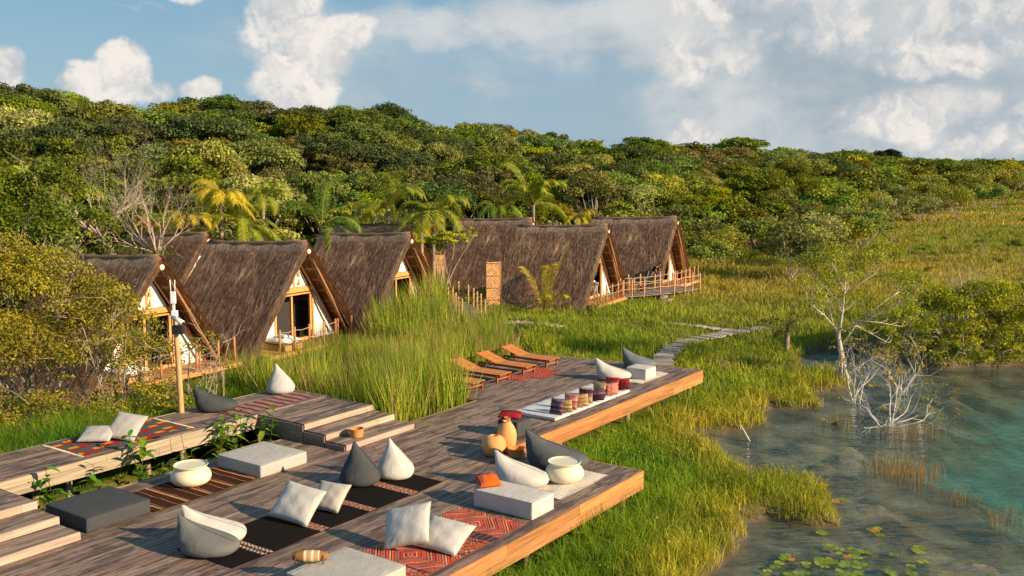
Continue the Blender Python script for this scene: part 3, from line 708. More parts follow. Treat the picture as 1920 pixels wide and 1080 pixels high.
rug('striped_rug', 'dark brown rug with thin orange and cream stripes under the left cream pot', 11.66, 14.34, 17.02, 18.46, .004, f_brown, 260, 60)
def f_multi(u, v, L, Wd):
    c = base(len(u), (.075, .085, .085)); gx = np.floor((u+L/2)/.235).astype(int); gy = np.floor((v+Wd/2)/.15).astype(int)
    off = ((u+L/2)+.118*(gy % 2))/.235; gx = np.floor(off).astype(int)
    h = (gx*2+gy*3) % 7
    fx = off % 1
    m = h == 0; c[m] = (.34, .022, .018); c[(h == 3)] = (.66, .24, .02); c[(h == 5)] = (.30, .02, .018) if False else (.34, .025, .02)
    e = (np.abs(u) > L/2-.03); c[e] = (.10, .10, .10)
    return c
rug('checkered_rug', 'grey blue rug checkered with red and orange blocks on the raised walkway', 12.18, 15.12, 20.32, 21.94, .476, f_multi, 240, 110, fringe=(-1, 1), fcol=(.58, .50, .36))
def f_stripe(u, v, L, Wd):
    c = base(len(u), (.27, .15, .13)); k = (u/.31) % 1; c[(k > .55) & (k < .86)] = (.10, .018, .018); c[(k > .05) & (k < .12)] = (.34, .27, .2)
    c = c*rng.uniform(.7, 1.3, (len(u), 1)); return c
rug('striped_rug', 'faded dusty red striped rug at the far end of the raised walkway', 16.5, 19.35, 20.28, 21.25, .476, f_stripe, 260, 60, wave=.008)
def f_off(u, v, L, Wd): return base(len(u), (.62, .56, .47))*(1+.05*np.sin(u*60))[:, None]
rug('plain_rug', 'off-white rug with a tasselled edge under the right cream pot', 17.02, 19.0, 10.68, 11.5, .004, f_off, 120, 60, fringe=(1,), wave=.016, fcol=(.60, .54, .45))
rug('plain_rug', 'off-white rug under the white cube pouf at the far end', 27.95, 29.92, 14.45, 15.3, .004, f_off, 100, 50, wave=.01)
def f_red(u, v, L, Wd):
    c = base(len(u), (.36, .045, .03)); k = (np.floor(u/.06)+np.floor(v/.09)) % 3; c[k == 0] = (.48, .16, .09); c[k == 1] = (.30, .03, .04); return c
rug('red_rug', 'small woven red rug lying alone in front of the second lounger', 26.72, 27.82, 17.50, 18.26, .004, f_red, 70, 40)
rug('red_rug', 'strip of red rug between the two farthest loungers', 27.70, 28.20, 17.9, 19.2, .004, f_red, 40, 60)
rug('red_rug', 'strip of red rug between the first and second loungers', 26.08, 26.72, 17.9, 19.2, .004, f_red, 40, 60)
rug('dark_rug', 'small black flecked mat sticking out from under the charcoal cube pouf', 20.35, 21.4, 14.18, 14.85, .004, lambda u, v, L, Wd: np.where(((np.floor(u/.05)+np.floor(v/.07)) % 4 == 0)[:, None], (.3, .26, .22), (.012, .012, .012)), 60, 40)

# --- sun loungers
def lounger():
    t_ = thing('sun_lounger', 'orange slatted wooden sun lounger', 'sun lounger', (0, 0, 0), 0, 'wooden sun loungers in a row')
    col = lambda: tuple(c*random.uniform(.8, 1.2) for c in (.42, .165, .040))
    # x: head(0) to foot(-2.0), y across. head is at +x
    for y_ in (-.30, .27):
        b = MB((.26, .085, .02)); b.box(-1.95, y_, .22, .0, y_+.035, .30); b.build('side_rail', facewood, t_)
    b = MB(); q = -1.97
    while q < -.72: b.box(q, -.33, .303, q+.085, .335, .325, col()); q += .098
    b.build('seat', facewood, t_)
    M_ = Matrix.Translation((-.70, 0, .30)) @ Matrix.Rotation(R(-21), 4, 'Y')
    b = MB(); q = 0
    for y_ in (-.26, .23): b.box(0, y_, -.03, .84, y_+.035, 0, (.42, .16, .04), M_)
    while q < .82: b.box(q, -.33, .003, q+.085, .335, .024, col(), M_); q += .098
    b.build('backrest', facewood, t_)
    b = MB((.22, .09, .03)); b.box(-.32, -.24, .20, -.28, -.20, .42); b.box(-.32, .2, .20, -.28, .24, .42); b.box(-.33, -.24, .39, -.27, .24, .42); b.build('support', facewood, t_)
    for x_ in (-1.86, -.06):
        for y_ in (-.345, .31):
            b = MB((.34, .12, .03)); b.box(x_, y_, 0, x_+.07, y_+.035+.0, .30); b.build('leg', facewood, t_)
        b = MB((.34, .12, .03)); b.box(x_+.02, -.31, .10, x_+.05, .31, .15); b.build('crossbar', facewood, t_)
    t_.scale = (1, 1, .86); return t_
l0 = lounger(); lr = DR+R(90)
l0.location = W(28.64, 18.32+.0, .005); 
spots = [(28.64, 'farthest orange wooden sun lounger, near the back corner of the deck'), (27.16, 'third orange wooden sun lounger from the front, in the middle of the row'),
         (25.66, 'second orange wooden sun lounger from the front beside the reeds'), (24.2, 'nearest orange wooden sun lounger, mostly hidden by the reeds')]
# head at larger w (x=0), foot toward the lake
l0.location = W(spots[0][0], 20.2, .005); l0.rotation_euler = (0, 0, lr); l0['label'] = spots[0][1]
for u_, lab in spots[1:]: dup(l0, W(u_, 20.2-.02*random.random(), .005), lr+R(random.uniform(-1.5, 1.5)), lab)

# --- camera pole
t_ = thing('camera_pole', 'wooden pole carrying a white security camera, a black box and two antennas', 'pole', W(16.0, 21.92, -.9), 0)
b = MB((.50, .30, .14)); b.tube([(0, 0, -.3), (-.03, 0, 1.4), (-.06, .0, 2.9), (-.10, 0, 3.98)], [.082, .078, .07, .06], 14); b.build('pole', postwood, t_, True)
x0 = -.10
b = MB((.75, .75, .75)); b.box(x0-.07, -.10, 4.30, x0+.07, -.02, 4.62); b.build('access_point', metalm, t_, bevel=.015)
b = MB((.7, .7, .7)); b.box(x0-.035, -.07, 3.98, x0+.035, -.02, 4.35); b.build('bracket', metalm, t_, bevel=.01)
for dx in (-.055, .05): b = MB((.8, .8, .8)); b.tube([(x0+dx, -.06, 4.6), (x0+dx*1.2, -.06, 4.93)], .012, 8); b.build('antenna', metalm, t_, True)
b = MB((.75, .75, .75)); b.box(x0-.06, -.12, 3.95, x0+.10, -.0, 4.12); b.build('junction_box', metalm, t_, bevel=.015)
b = MB((.72, .72, .72)); b.tube([(x0+.02, -.12, 3.94), (x0+.30, -.26, 3.82)], .062, 16); b.tube([(x0-.02, -.1, 3.98), (x0+.10, -.16, 3.90)], .03, 10); cmo = b.build('security_camera', metalm, t_, True)
b = MB((.02, .02, .02)); b.tube([(x0+.301, -.2605, 3.8196), (x0+.312, -.266, 3.815)], .045, 16); b.build('lens', metalm, cmo, True)
b = MB((.015, .015, .018)); b.box(x0-.02, -.20, 3.50, x0+.26, -.03, 3.74); b.build('black_box', metalm, t_, bevel=.02)

# ================================================================== THATCHED HUTS
HR = R(-31)                         # a hut's local x points out of its gable, toward the lake; local y along the deck's u
ZR0, ZR1, HW, XF, XB = 4.72, 4.50, 3.50, .22, -5.45
def slope(x, s, side, lift=0.):
    """point on the outer thatch; s 0 at the ridge to 1 at the eave"""
    f = (x-XB)/(XF-XB); zr = ZR1+(ZR0-ZR1)*f-.06*math.sin(math.pi*f)
    y = HW*s; z = zr-(zr-.05)*(s**1.03); round_ = .16*math.exp(-(s/.05)**2)
    y += .05*math.sin(s*math.pi); z -= round_*.5
    n = Vector((0, .83, .56))
    return Vector((x, side*(y+n.y*lift), z+n.z*lift))
def hut_master():
    t_ = thing('thatched_hut', 'hut', 'hut', (0, 0, 0), 0, 'A-frame thatched huts')
    # two thatch slabs
    for side in (-1, 1):
        nx, ns = 60, 44; V = []; F = []
        xs = np.linspace(XB, XF, nx+1); ss = np.linspace(0, 1 if side < 0 else .93, ns+1)
        for lay in (0, 1):
            for s_ in ss:
                for x_ in xs:
                    p = slope(x_, s_, side, 0 if lay else -.26)
                    if lay:
                        nz = .05*(float(vnoise(x_*3, s_*5, 1, 3))-.5)+.035*(float(vnoise(x_*9, s_*3, 1, 5))-.5); p += Vector((0, side*.8*nz, .55*nz))
                    else: p.y = side*max(abs(p.y), .0)
                    V.append(tuple(p))
        N0 = (nx+1)*(ns+1); g = lambda i, j, l: l*N0+j*(nx+1)+i
        Cc = []
        for j in range(ns):
            for i in range(nx):
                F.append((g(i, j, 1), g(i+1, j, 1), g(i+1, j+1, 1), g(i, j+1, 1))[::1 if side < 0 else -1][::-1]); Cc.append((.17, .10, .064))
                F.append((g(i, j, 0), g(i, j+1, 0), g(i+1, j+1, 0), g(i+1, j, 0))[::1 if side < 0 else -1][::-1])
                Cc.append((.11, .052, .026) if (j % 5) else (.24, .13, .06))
        for j in range(ns):
            F.append((g(nx, j, 0), g(nx, j+1, 0), g(nx, j+1, 1), g(nx, j, 1))); F.append((g(0, j, 0), g(0, j, 1), g(0, j+1, 1), g(0, j+1, 0))); Cc += [(.17, .115, .075)]*2
        for i in range(nx):
            F.append((g(i, ns, 0), g(i+1, ns, 0), g(i+1, ns, 1), g(i, ns, 1))); F.append((g(i, 0, 0), g(i+1, 0, 0), g(i+1, 0, 1), g(i, 0, 1))); Cc += [(.15, .10, .065)]*2
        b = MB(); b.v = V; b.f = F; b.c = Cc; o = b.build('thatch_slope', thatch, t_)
        # straw: many thin blades lying down the slope, ragged along both gable edges
        N = 15000; px = rng.uniform(XB-.02, XF+.02, N); s0 = rng.uniform(0.0, .97 if side < 0 else .9, N); ln = rng.uniform(.30, .85, N)
        edge_ = rng.random(N) < .22; px[edge_] = rng.choice([XF+.01, XB+.0], edge_.sum(), p=[.8, .2])+rng.normal(.01, .04, edge_.sum())
        zr = ZR1+(ZR0-ZR1)*(px-XB)/(XF-XB)
        Ls = np.hypot(HW, zr); dirv = np.stack([np.zeros(N), np.full(N, side*HW)/Ls, -zr/Ls], -1)
        nrm = np.stack([np.zeros(N), side*zr/Ls, np.full(N, HW)/Ls], -1)
        fx = px
        lift = rng.uniform(.0, .05, N)
        b0 = np.stack([fx, side*(HW*s0+.05*np.sin(s0*np.pi)), zr-.06*np.sin(np.pi*(px-XB)/(XF-XB))-(zr-.05)*s0**1.03], -1)+nrm*lift[:, None]
        skew = rng.normal(0, .07, N)+.05; wd = rng.uniform(.008, .022, N); xv = np.array([1., 0, 0])
        b0 = b0-nrm*np.where(edge_, rng.uniform(0, .24, N), 0)[:, None]; b0[:, 2] -= np.where(s0 < .03, .06, 0)
        tip = b0+dirv*ln[:, None]+nrm*rng.uniform(-.01, .055, N)[:, None]+xv*(skew*ln)[:, None]
        tip[:, 2] = np.maximum(tip[:, 2], .01)
        mid = (b0+tip)/2+nrm*.015
        Vn = np.concatenate([b0-xv*wd[:, None], b0+xv*wd[:, None], mid+xv*wd[:, None], mid-xv*wd[:, None], tip])
        i0 = np.arange(N); q = np.stack([i0, i0+N, i0+2*N, i0+3*N], -1); tri = np.stack([i0+3*N, i0+2*N, i0+4*N], -1)
        lum = vnoise(px, s0, .16, 4)*.45+vnoise(px+s0*1.3, s0*5.2, .5, 8)*.55; k = rng.random(N)
        tn = np.clip((lum-.50)*2.6, 0, 1)[:, None]*(k[:, None] > .25)
        cc = np.array((.29, .160, .096))*(1-tn)+np.array((.62, .38, .21))*tn; cc = cc*rng.uniform(.55, 1.45, (N, 1))
        cc[edge_] = np.array((.44, .28, .17))*rng.uniform(.6, 1.4, (edge_.sum(), 1))
        me = mesh_np('straw', Vn, [q, tri], [cc, cc]); link('straw', me, thatch, o)
    # ridge cap: short straw bent over the ridge, tied with two lashings
    N = 5000; px = rng.uniform(XB-.03, XF+.05, N); side = rng.choice([-1, 1], N); zr = ZR1+(ZR0-ZR1)*(px-XB)/(XF-XB)-.06*np.sin(np.pi*(px-XB)/(XF-XB))
    ln = rng.uniform(.28, .5, N)+.10*(vnoise(px, px*0, .22, 3)-.3); wd = rng.uniform(.008, .02, N)
    a0 = np.stack([px, side*.0, zr+.10+rng.uniform(-.01, .03, N)], -1); a1 = np.stack([px+rng.normal(0, .02, N), side*.12, zr+.02+rng.uniform(0, .03, N)], -1)
    a2 = np.stack([px+rng.normal(0, .05, N), side*(.12+ln*.50), zr-.0-ln*.80+rng.uniform(0, .05, N)], -1); xv = np.array([1., 0, 0])*wd[:, None]
    i0 = np.arange(N); q = [np.stack([i0, i0+N, i0+3*N, i0+2*N], -1), np.stack([i0+2*N, i0+3*N, i0+5*N, i0+4*N], -1)]
    cc = np.array((.42, .265, .165))*rng.uniform(.5, 1.5, (N, 1))
    me = mesh_np('ridge_cap', np.concatenate([a0-xv, a0+xv, a1-xv, a1+xv, a2-xv*.4, a2+xv*.4]), q, [cc, cc]); cap = link('ridge_cap', me, thatch, t_)
    b = MB((.20, .13, .085)); b.tube([(XB+k*(XF-XB)/12, 0, ZR1+(ZR0-ZR1)*k/12-.06*math.sin(math.pi*k/12)+.0) for k in range(13)], [.15+.02*math.sin(k*2.1) for k in range(13)], 12); b.build('ridge_roll', thatch, t_, True)
    for sd2 in (-1, 1):
        b = MB((.09, .06, .04)); b.tube([(XB+k*(XF-XB)/12, sd2*.165, ZR1+(ZR0-ZR1)*k/12-.06*math.sin(math.pi*k/12)-.06) for k in range(13)], .014, 5); b.build('lashing', thatch, t_)
    b = MB((.26, .13, .06)); b.tube([(XB+.2, 0, ZR1-.36), (XF+.16, 0, ZR0-.33)], .105, 16); lg = b.build('ridge_log', postwood, t_, True)
    b = MB((.62, .55, .46)); b.tube([(XF+.161, 0, ZR0-.33), (XF+.166, 0, ZR0-.33)], .10, 20); b.build('cut_end', palewood, lg)
    # rafters and outer poles
    for side in (-1, 1):
        for k, x_ in enumerate(((XF-.12) if side > 0 else -.55, -1.0 if side > 0 else -1.6)):
            b = MB((.36, .18, .075)); b.tube([(x_+.02, side*.12, ZR0-.40), (x_, side*1.5, ZR0-2.45+.05), (x_-.1, side*2.75, .55)], [.055, .06, .065], 10); b.build('rafter', postwood, t_, True)
        if side < 0: continue
        b = MB((.30, .155, .07)); b.tube([(XF+.02, side*.30, ZR0-.62), (XF+.05, side*1.35, 2.42), (XF+.0, side*2.45, .60)], [.05, .055, .05], 10); b.build('outer_pole', postwood, t_, True)
    # floor
    FZ = .50
    b = MB(); planks(b, 0, 0, -3.0, 3.05, FZ, pal='face', ends=lambda w_: (-5.2, .95)); b.build('floor', facewood, t_)
    b = MB((.52, .26, .09)); b.box(.955, -3.0, FZ-.17, .99, 3.05, FZ-.003); b.build('floor_edge', facewood, t_)
    for x_ in (.75, -1.6, -4.0):
        for y_ in (-2.3, 0, 2.3): b = MB((.20, .15, .11)); b.tube([(x_, y_, -.5), (x_, y_, FZ-.04)], .07, 8); b.build('stilt', postwood, t_, True)
    # gable wall: canvas triangle in a timber frame with a wide glazed opening
    XW = -.55; zr_ = ZR0-.62
    def hwid(z): return max(0., (ZR0-.30-z)/(ZR0-.05)*HW-.30)
    HB = 2.62
    b = MB((.80, .77, .70)); th_ = .03
    def prism(yz):
        n = len(yz); vs_ = [(XW, y, z) for y, z in yz]+[(XW-th_, y, z) for y, z in yz]
        b.add(vs_, [tuple(range(n)), tuple(range(2*n-1, n-1, -1))]+[(i, n+i, n+(i+1) % n, (i+1) % n) for i in range(n)])
    prism([(-hwid(HB+.2), HB+.2), (hwid(HB+.2), HB+.2), (.02, zr_+.1), (-.02, zr_+.1)]); b.build('canvas_gable', fabric, t_)
    for sd2 in (-1, 1):
        b = MB((.80, .77, .70)); prism([(sd2*1.17, FZ), (sd2*hwid(FZ), FZ), (sd2*1.2, HB), (sd2*1.17, HB)]); b.build('canvas_side', fabric, t_)
    F1 = (.60, .31, .10)
    for (y0, z0, y1, z1, nm) in ((-1.2, HB-.02, 1.2, HB+.18, 'header_beam'), (-1.2, HB-.13, 1.2, HB-.07, 'lintel'), (-1.9, FZ+.01, 1.18, FZ+.14, 'sill')):
        b = MB(F1); b.box(XW-.05, y0, z0, XW+.06, y1, z1); b.build(nm, facewood, t_)
    for y_, nm in ((-1.18, 'door_post'), (-.22, 'mullion'), (.92, 'door_post'), (1.07, 'door_post')):
        b = MB(F1); b.box(XW-.04, y_, FZ+.162, XW+.05, y_+.10, HB-.162); b.build(nm, facewood, t_)
    b = MB(F1); b.box(XW-.02, -.05, HB+.182, XW+.05, .05, zr_); b.build('king_post', facewood, t_)
    for sd2 in (-1, 1):
        b = MB((.42, .20, .08)); b.tube([(XW+.06, sd2*.10, zr_+.12), (XW+.07, sd2*(hwid(FZ)+.04), FZ)], .07, 8); b.build('gable_rafter', postwood, t_, True)
    b = MB((.045, .042, .04)); b.box(XW-.9, -1.25, FZ+.01, XW-.88, 1.25, 2.3); b.build('dark_backing', fabric, t_)  # near-black sheet behind the opening, the interior's gloom put into its colour
    # porch rail
    for y_ in (-2.35, -1.5, -.65, .2, .95, 1.1, 2.0, 2.8):
        b = MB((.44, .20, .08)); b.tube([(.88, y_, FZ-.2), (.885, y_+random.uniform(-.02, .02), FZ+.98)], .048, 8); b.build('rail_post', postwood, t_, True)
    for zz in (.45, .85):
        b = MB((.45, .38, .28)); pts = []
        ys = (-2.35, -1.5, -.65, .2, .95)
        for a, c in zip(ys[:-1], ys[1:]): pts += [(.89, a, FZ+zz), (.89, (a+c)/2, FZ+zz-.05)]
        pts.append((.89, .95, FZ+zz)); b.tube(pts, .014, 5); b.build('rope', clay, t_, True)
    return t_
hut0 = hut_master()
huts = [(28.5, 30.6, -.92, HR, 1., 'thatched hut with white bedding behind its porch rail, second from the left in front'),
        (21.3, 30.4, -.92, HR, .99, 'leftmost thatched hut, half covered by the big mangrove bush behind the camera pole'),
        (35.7, 31.2, -.90, HR, .98, 'thatched hut just left of the footbridge, its porch sunk in tall green reeds'),
        (30.2, 39.2, -.85, HR, .97, 'thatched hut in the back row between the two leftmost, showing a sliver of white gable'),
        (41.9, 36.4, -.86, HR, .97, 'back row thatched hut of which only the ridge shows over another roof'),
        (50.9, 34.4, -.78, R(-28), .945, 'thatched hut at the left of the right hand group with a woven screen'),
        (46.85, 26.75, -.72, R(-28), .945, 'thatched hut in the middle of the right hand group, person in white on its porch'),
        (55.3, 26.7, -.72, R(-28), .96, 'rightmost thatched hut at the edge of the open marsh, with a rope railed terrace')]
for k, (u_, w_, z_, r_, s_, lab) in enumerate(huts):
    if k == 0: hut0.location = W(u_, w_, z_); hut0.rotation_euler = (0, 0, r_); hut0['label'] = lab
    else: dup(hut0, W(u_, w_, z_), r_, lab, scale=s_)
def hutpt(k, x, y, z):
    u_, w_, z_, r_, s_, _ = huts[k]; return W(u_, w_, z_)+Matrix.Rotation(r_, 3, 'Z') @ (Vector((x, y, z))*s_)
# beds seen through the openings
for k, lab in ((0, 'bed with white covers inside the second hut from the left'), (1, 'bed with white covers inside the leftmost hut')):
    t_ = thing('bed', lab, 'bed', hutpt(k, .15, -1.45, .51), HR)
    b = MB((.40, .22, .10)); b.box(-.62, -.5, 0, .62, .5, .22); b.build('bed_frame', facewood, t_, bevel=.01)
    b = MB((.70, .72, .72)); pillow_mesh(b, 1.3, 1.0, .34, Matrix.Translation((0, 0, .36)), seed=3, ear=0); b.build('cover', fabric, t_, True)
    b = MB((.72, .72, .70)); pillow_mesh(b, .5, .35, .16, Matrix.Translation((.2, -.15, .56)), seed=4); b.build('pillow', fabric, t_, True)
# hanging gourd lamps
for k, lab in ((0, 'small woven gourd ornament hanging under the gable tip of the second hut'), (1, 'string of three woven gourds hanging under the gable tip of the leftmost hut')):
    t_ = thing('gourd_ornament', lab, 'ornament', hutpt(k, .1, -.35, 3.62), 0)
    n_ = 3 if k else 2
    b = MB((.25, .2, .12)); b.tube([(0, 0, .35), (0, 0, -.45*n_+.2)], .008, 5); b.build('cord', clay, t_)
    for q in range(n_): b = MB((.60, .42, .18)); b.lathe([(r_, z_-.36*q) for r_, z_ in [(.01, 0), (.05, -.02), (.035, -.09), (.09, -.22), (.10, -.26), (.01, -.27)]], 14); b.build('gourd', clay, t_, True)
# woven screens
for loc, hh, wd_, lab in ((Vector((-.99, 52.5, -.72)), 2.5, .38, 'woven cane screen at the left end of the middle right hut'), (Vector((-4.5, 60.2, -.75)), 2.3, .34, 'woven cane screen at the left end of the hut behind, further left')):
    t_ = thing('woven_screen', lab, 'screen', loc, R(18))
    b = MB(); nx_ = 8; dx_ = 2*wd_/nx_; nz_ = int(hh/.1)
    for i in range(nx_):
        for j in range(nz_):
            k = random.uniform(.75, 1.2); c = (.56*k, .32*k, .14*k) if (i+j) % 2 else (.46*k, .25*k, .11*k)
            x_ = -wd_+dx_*i; z_ = .1+.1*j; yy = .006 if (i+j) % 2 else -.006
            b.box(x_, yy-.010, z_, x_+dx_*.97, yy+.010, z_+.096, c)
    b.build('weave', clay, t_)
    for x_ in (-wd_-.02, wd_+.02): b = MB((.30, .16, .08)); b.tube([(x_, 0, -.4), (x_, 0, hh+.15)], .035, 8); b.build('post', postwood, t_, True)
    for z_ in (.22*hh, .48*hh, .74*hh, hh+.02): b = MB((.22, .12, .06)); b.tube([(-wd_-.04, -.03, z_), (wd_+.04, -.03, z_)], .016, 6); b.build('crosspiece', postwood, t_, True)
# --- rope railed terraces and bridges
def railed(name, label, pts, width, z, gz, rails=(1, 1), post_h=.95, step_=1.25, th=.10, closed=True):
    """a plank walkway following world points; posts and two ropes on chosen sides"""
    pts = [Vector((p[0], p[1], 0)) for p in pts]; t_ = thing(name, label, 'walkway', (pts[0].x, pts[0].y, 0), 0)
    o_ = pts[0].copy(); b = MB(); ed = ([], [])
    for a, c in zip(pts[:-1], pts[1:]):
        d = (c-a); L = d.length; d.normalize(); n = Vector((-d.y, d.x, 0)); q = 0
        while q < L:
            k = random.uniform(.7, 1.25); p = a+d*q-o_; col = (.30*k, .24*k, .19*k)
            v = [p-n*width/2, p+n*width/2, p+d*.125+n*width/2, p+d*.125-n*width/2]
            zz = z+random.uniform(-.006, .006)
            b.add([(x.x, x.y, zz-.04) for x in v]+[(x.x, x.y, zz) for x in v], [(3, 2, 1, 0), (4, 5, 6, 7), (0, 1, 5, 4), (1, 2, 6, 5), (2, 3, 7, 6), (3, 0, 4, 7)], col); q += .135
        for s_ in (0, 1):
            m_ = max(1, round(L/step_))
            for i in range(m_+1): ed[s_].append(a+d*L*i/m_-o_+n*(width/2-.05)*(1 if s_ else -1))
    b.build('planking', deckwood, t_)
    for s_ in (0, 1):
        seen = []
        for p in ed[s_]:
            if any((p-q).length < .4 for q in seen): continue
            seen.append(p); top = z+post_h if rails[s_] else z-.02
            b = MB((.46, .25, .12)); b.tube([(p.x, p.y, gz-.4), (p.x, p.y, z), (p.x+random.uniform(-.03, .03), p.y, top+random.uniform(-.05, .1))], .052, 8); b.build('post', postwood, t_, True)
        if rails[s_]:
            for zz in (.42, .80):
                rp = []
                for p, q in zip(seen[:-1], seen[1:]): rp += [(p.x, p.y, z+zz), ((p.x+q.x)/2, (p.y+q.y)/2, z+zz-.05)]
                rp.append((seen[-1].x, seen[-1].y, z+zz)); b = MB((.5, .40, .28)); b.tube(rp, .016, 5); b.build('rope', clay, t_, True)
    return t_
z6 = huts[6][2]+.5
pp_ = [P(a, c, z6)+Vector((0, .95, 0)) for a, c in ((1150, 557), (1196, 554), (1250, 549), (1294, 541))]
railed('terrace', 'rope railed timber terrace joining the two rightmost huts', pp_, 1.8, z6-.02, -.8, (1, 1), step_=1.0)
railed('footbridge', 'footbridge with rope rails between the reeds and the woven screens', [P(888, 598, -.32), P(868, 575, -.32), P(842, 560, -.32)], 1.2, -.32, -.95)
railed('landing', 'short rope railed landing above the reeds in front of the left huts', [W(29.6, 28.4), W(34.2, 28.4)], 1.2, -.42, -.95, (1, 0))
# stairs at the terrace
s0 = P(1241, 553, z6); t_ = thing('terrace_stairs', 'small open timber stair going down from the terrace to the grass', 'stairs', (s0.x, s0.y, -.72), R(-12))
for y_ in (-.5, .5):
    b = MB((.36, .27, .19)); M_ = Matrix.Translation((0, y_, z6+.66)) @ Matrix.Rotation(R(36), 4, 'Y'); b.box(-.05, -.03, -.10, 1.25, .03, .06, None, M_); b.build('stringer', facewood, t_)
for k in range(4):
    b = MB((.48, .38, .28)); x_ = .1+.24*k; zz = z6+.60-.165*k; b.box(x_, -.46, zz, x_+.22, .46, zz+.035); b.build('tread', facewood, t_)
# low plank paths in the marsh
def path(label, px, width, gz=-.55):
    pts = [P(a, b_, gz) for a, b_ in px]; t_ = thing('plank_path', label, 'path', pts[0], 0); b = MB()
    rows = smoothsteps([tuple(p) for p in pts], 12*len(px)); ln = 0; last = None; acc = 0
    for a, c in zip(rows[:-1], rows[1:]):
        a = Vector(a); c = Vector(c); d = c-a; L = d.length; d.normalize(); n = Vector((-d.y, d.x, 0)); q = 0
        while acc < L:
            p = a+d*acc-pts[0]; ww = width/2*random.uniform(.85, 1.12); k = random.uniform(.6, 1.25); off_ = random.uniform(-.06, .06); tw = d.copy(); tw.rotate(Euler((0, 0, random.uniform(-.1, .1)))); n2_ = Vector((-tw.y, tw.x, 0))
            v = [p-n2_*(ww-off_), p+n2_*(ww+off_), p+n2_*(ww+off_)+tw*.17, p-n2_*(ww-off_)+tw*.17]; zz = random.uniform(-.02, .02)
            b.add([(x.x, x.y, zz-.04) for x in v]+[(x.x, x.y, zz) for x in v], [(3, 2, 1, 0), (4, 5, 6, 7), (0, 1, 5, 4), (1, 2, 6, 5), (2, 3, 7, 6), (3, 0, 4, 7)], (.38*k, .33*k, .27*k)); acc += .24
        acc -= L
    b.build('planks', palewood, t_); return t_
PATHS = [('winding path of loose grey planks leading away from the far end of the deck', [(1240, 684), (1252, 660), (1283, 642), (1330, 630), (1385, 620), (1440, 614)], .82),
         ('pale plank path crossing the grass in front of the small yellow palm', [(905, 606), (960, 603), (1010, 606), (1048, 611)], .8),
         ('pale plank path running from the terrace stairs across the marsh', [(1262, 606), (1320, 612), (1370, 619), (1410, 621)], .6)]
for lab, px, wd in PATHS: path(lab, px, wd)

# ================================================================== TWO PEOPLE
def skin(name, pts, edges, mat_, col, parent=None, lv=2):
    me = bpy.data.meshes.new(name); me.from_pydata([p[:3] for p in pts], edges, []); o = bpy.data.objects.new(name, me); C.objects.link(o)
    o.modifiers.new('s', 'SKIN'); sv_ = me.skin_vertices[0].data
    for i, p in enumerate(pts): sv_[i].radius = (p[3], p[4] if len(p) > 4 else p[3])
    sv_[0].use_root = True; ss = o.modifiers.new('u', 'SUBSURF'); ss.levels = ss.render_levels = lv
    dg = bpy.context.evaluated_depsgraph_get(); m2 = bpy.data.meshes.new_from_object(o.evaluated_get(dg)); bpy.data.objects.remove(o)
    for a in list(m2.attributes):
        if a.name == 'col': m2.attributes.remove(a)
    setcol(m2, np.tile(col, (len(m2.polygons), 1))); m2.polygons.foreach_set('use_smooth', np.ones(len(m2.polygons), bool))
    m2.materials.clear(); o = link(name, m2, mat_, parent); return o
def person(label, loc, rot, bend, shirt, pants):
    """bending forward (x ahead); joints in metres"""
    t_ = thing('person', label, 'person', loc, rot)
    cb, sb = math.cos(bend), math.sin(bend); hip = Vector((0, 0, .92))
    def up(d, y=0, f=0): return (hip.x+sb*d+cb*f, y, hip.z+cb*d-sb*f)
    body = [(*hip, .12, .10), (*up(.22), .12, .09), (*up(.45), .15, .09), (*up(.56), .055), (*up(.66), .085, .095), (*up(.76), .08, .085)]
    E_ = [(0, 1), (1, 2), (2, 3), (3, 4), (4, 5)]
    for s_ in (-1, 1):
        b0 = len(body); body += [(*up(.48, s_*.17), .055), (*up(.34, s_*.22, .22), .042), (*up(.26, s_*.16, .45), .032), (*up(.25, s_*.15, .53), .035, .018)]
        E_ += [(2, b0), (b0, b0+1), (b0+1, b0+2), (b0+2, b0+3)]
        b0 = len(body); body += [(0, s_*.10, .86, .09), (.05*s_+.03, s_*.12, .47, .06), (.08*s_-.02, s_*.12, .09, .042), (.08*s_+.12, s_*.13, .035, .04, .03)]
        E_ += [(0, b0), (b0, b0+1), (b0+1, b0+2), (b0+2, b0+3)]
    skin('body', body, E_, skinm, (.30, .16, .10), t_)
    sh = [(*up(.02), .145, .125), (*up(.22), .145, .115), (*up(.45), .175, .115)]; SE = [(0, 1), (1, 2)]
    for s_ in (-1, 1):
        b0 = len(sh); sh += [(*up(.48, s_*.18), .072), (*up(.40, s_*.205, .12), .065)]; SE += [(2, b0), (b0, b0+1)]
    skin('shirt', sh, SE, fabric, shirt, t_)
    pa = [(*hip, .14, .12)]; PE = []
    for s_ in (-1, 1):
        b0 = len(pa); pa += [(0, s_*.10, .84, .108), (.05*s_+.03, s_*.12, .47, .078), (.08*s_-.02, s_*.12, .16, .06)]; PE += [(0, b0), (b0, b0+1), (b0+1, b0+2)]
    skin('trousers', pa, PE, fabric, pants, t_)
    skin('hair', [(*up(.70, 0, -.03), .088, .085), (*up(.79, 0, -.02), .082, .08)], [(0, 1)], fabric, (.012, .01, .009), t_)
    return t_
person('person in a white shirt bending over on the porch of the middle right hut', P(1117, 562, huts[6][2]+.52), R(170), R(72), (.75, .75, .74), (.30, .28, .24))
pd = person('person in black stooping over a mop on the terrace of the rightmost hut', P(1222, 538, z6), R(-40), R(48), (.012, .012, .014), (.18, .17, .15))
t_ = thing('mop', 'long handled mop held by the person in black', 'mop', P(1207, 545, z6), 0)
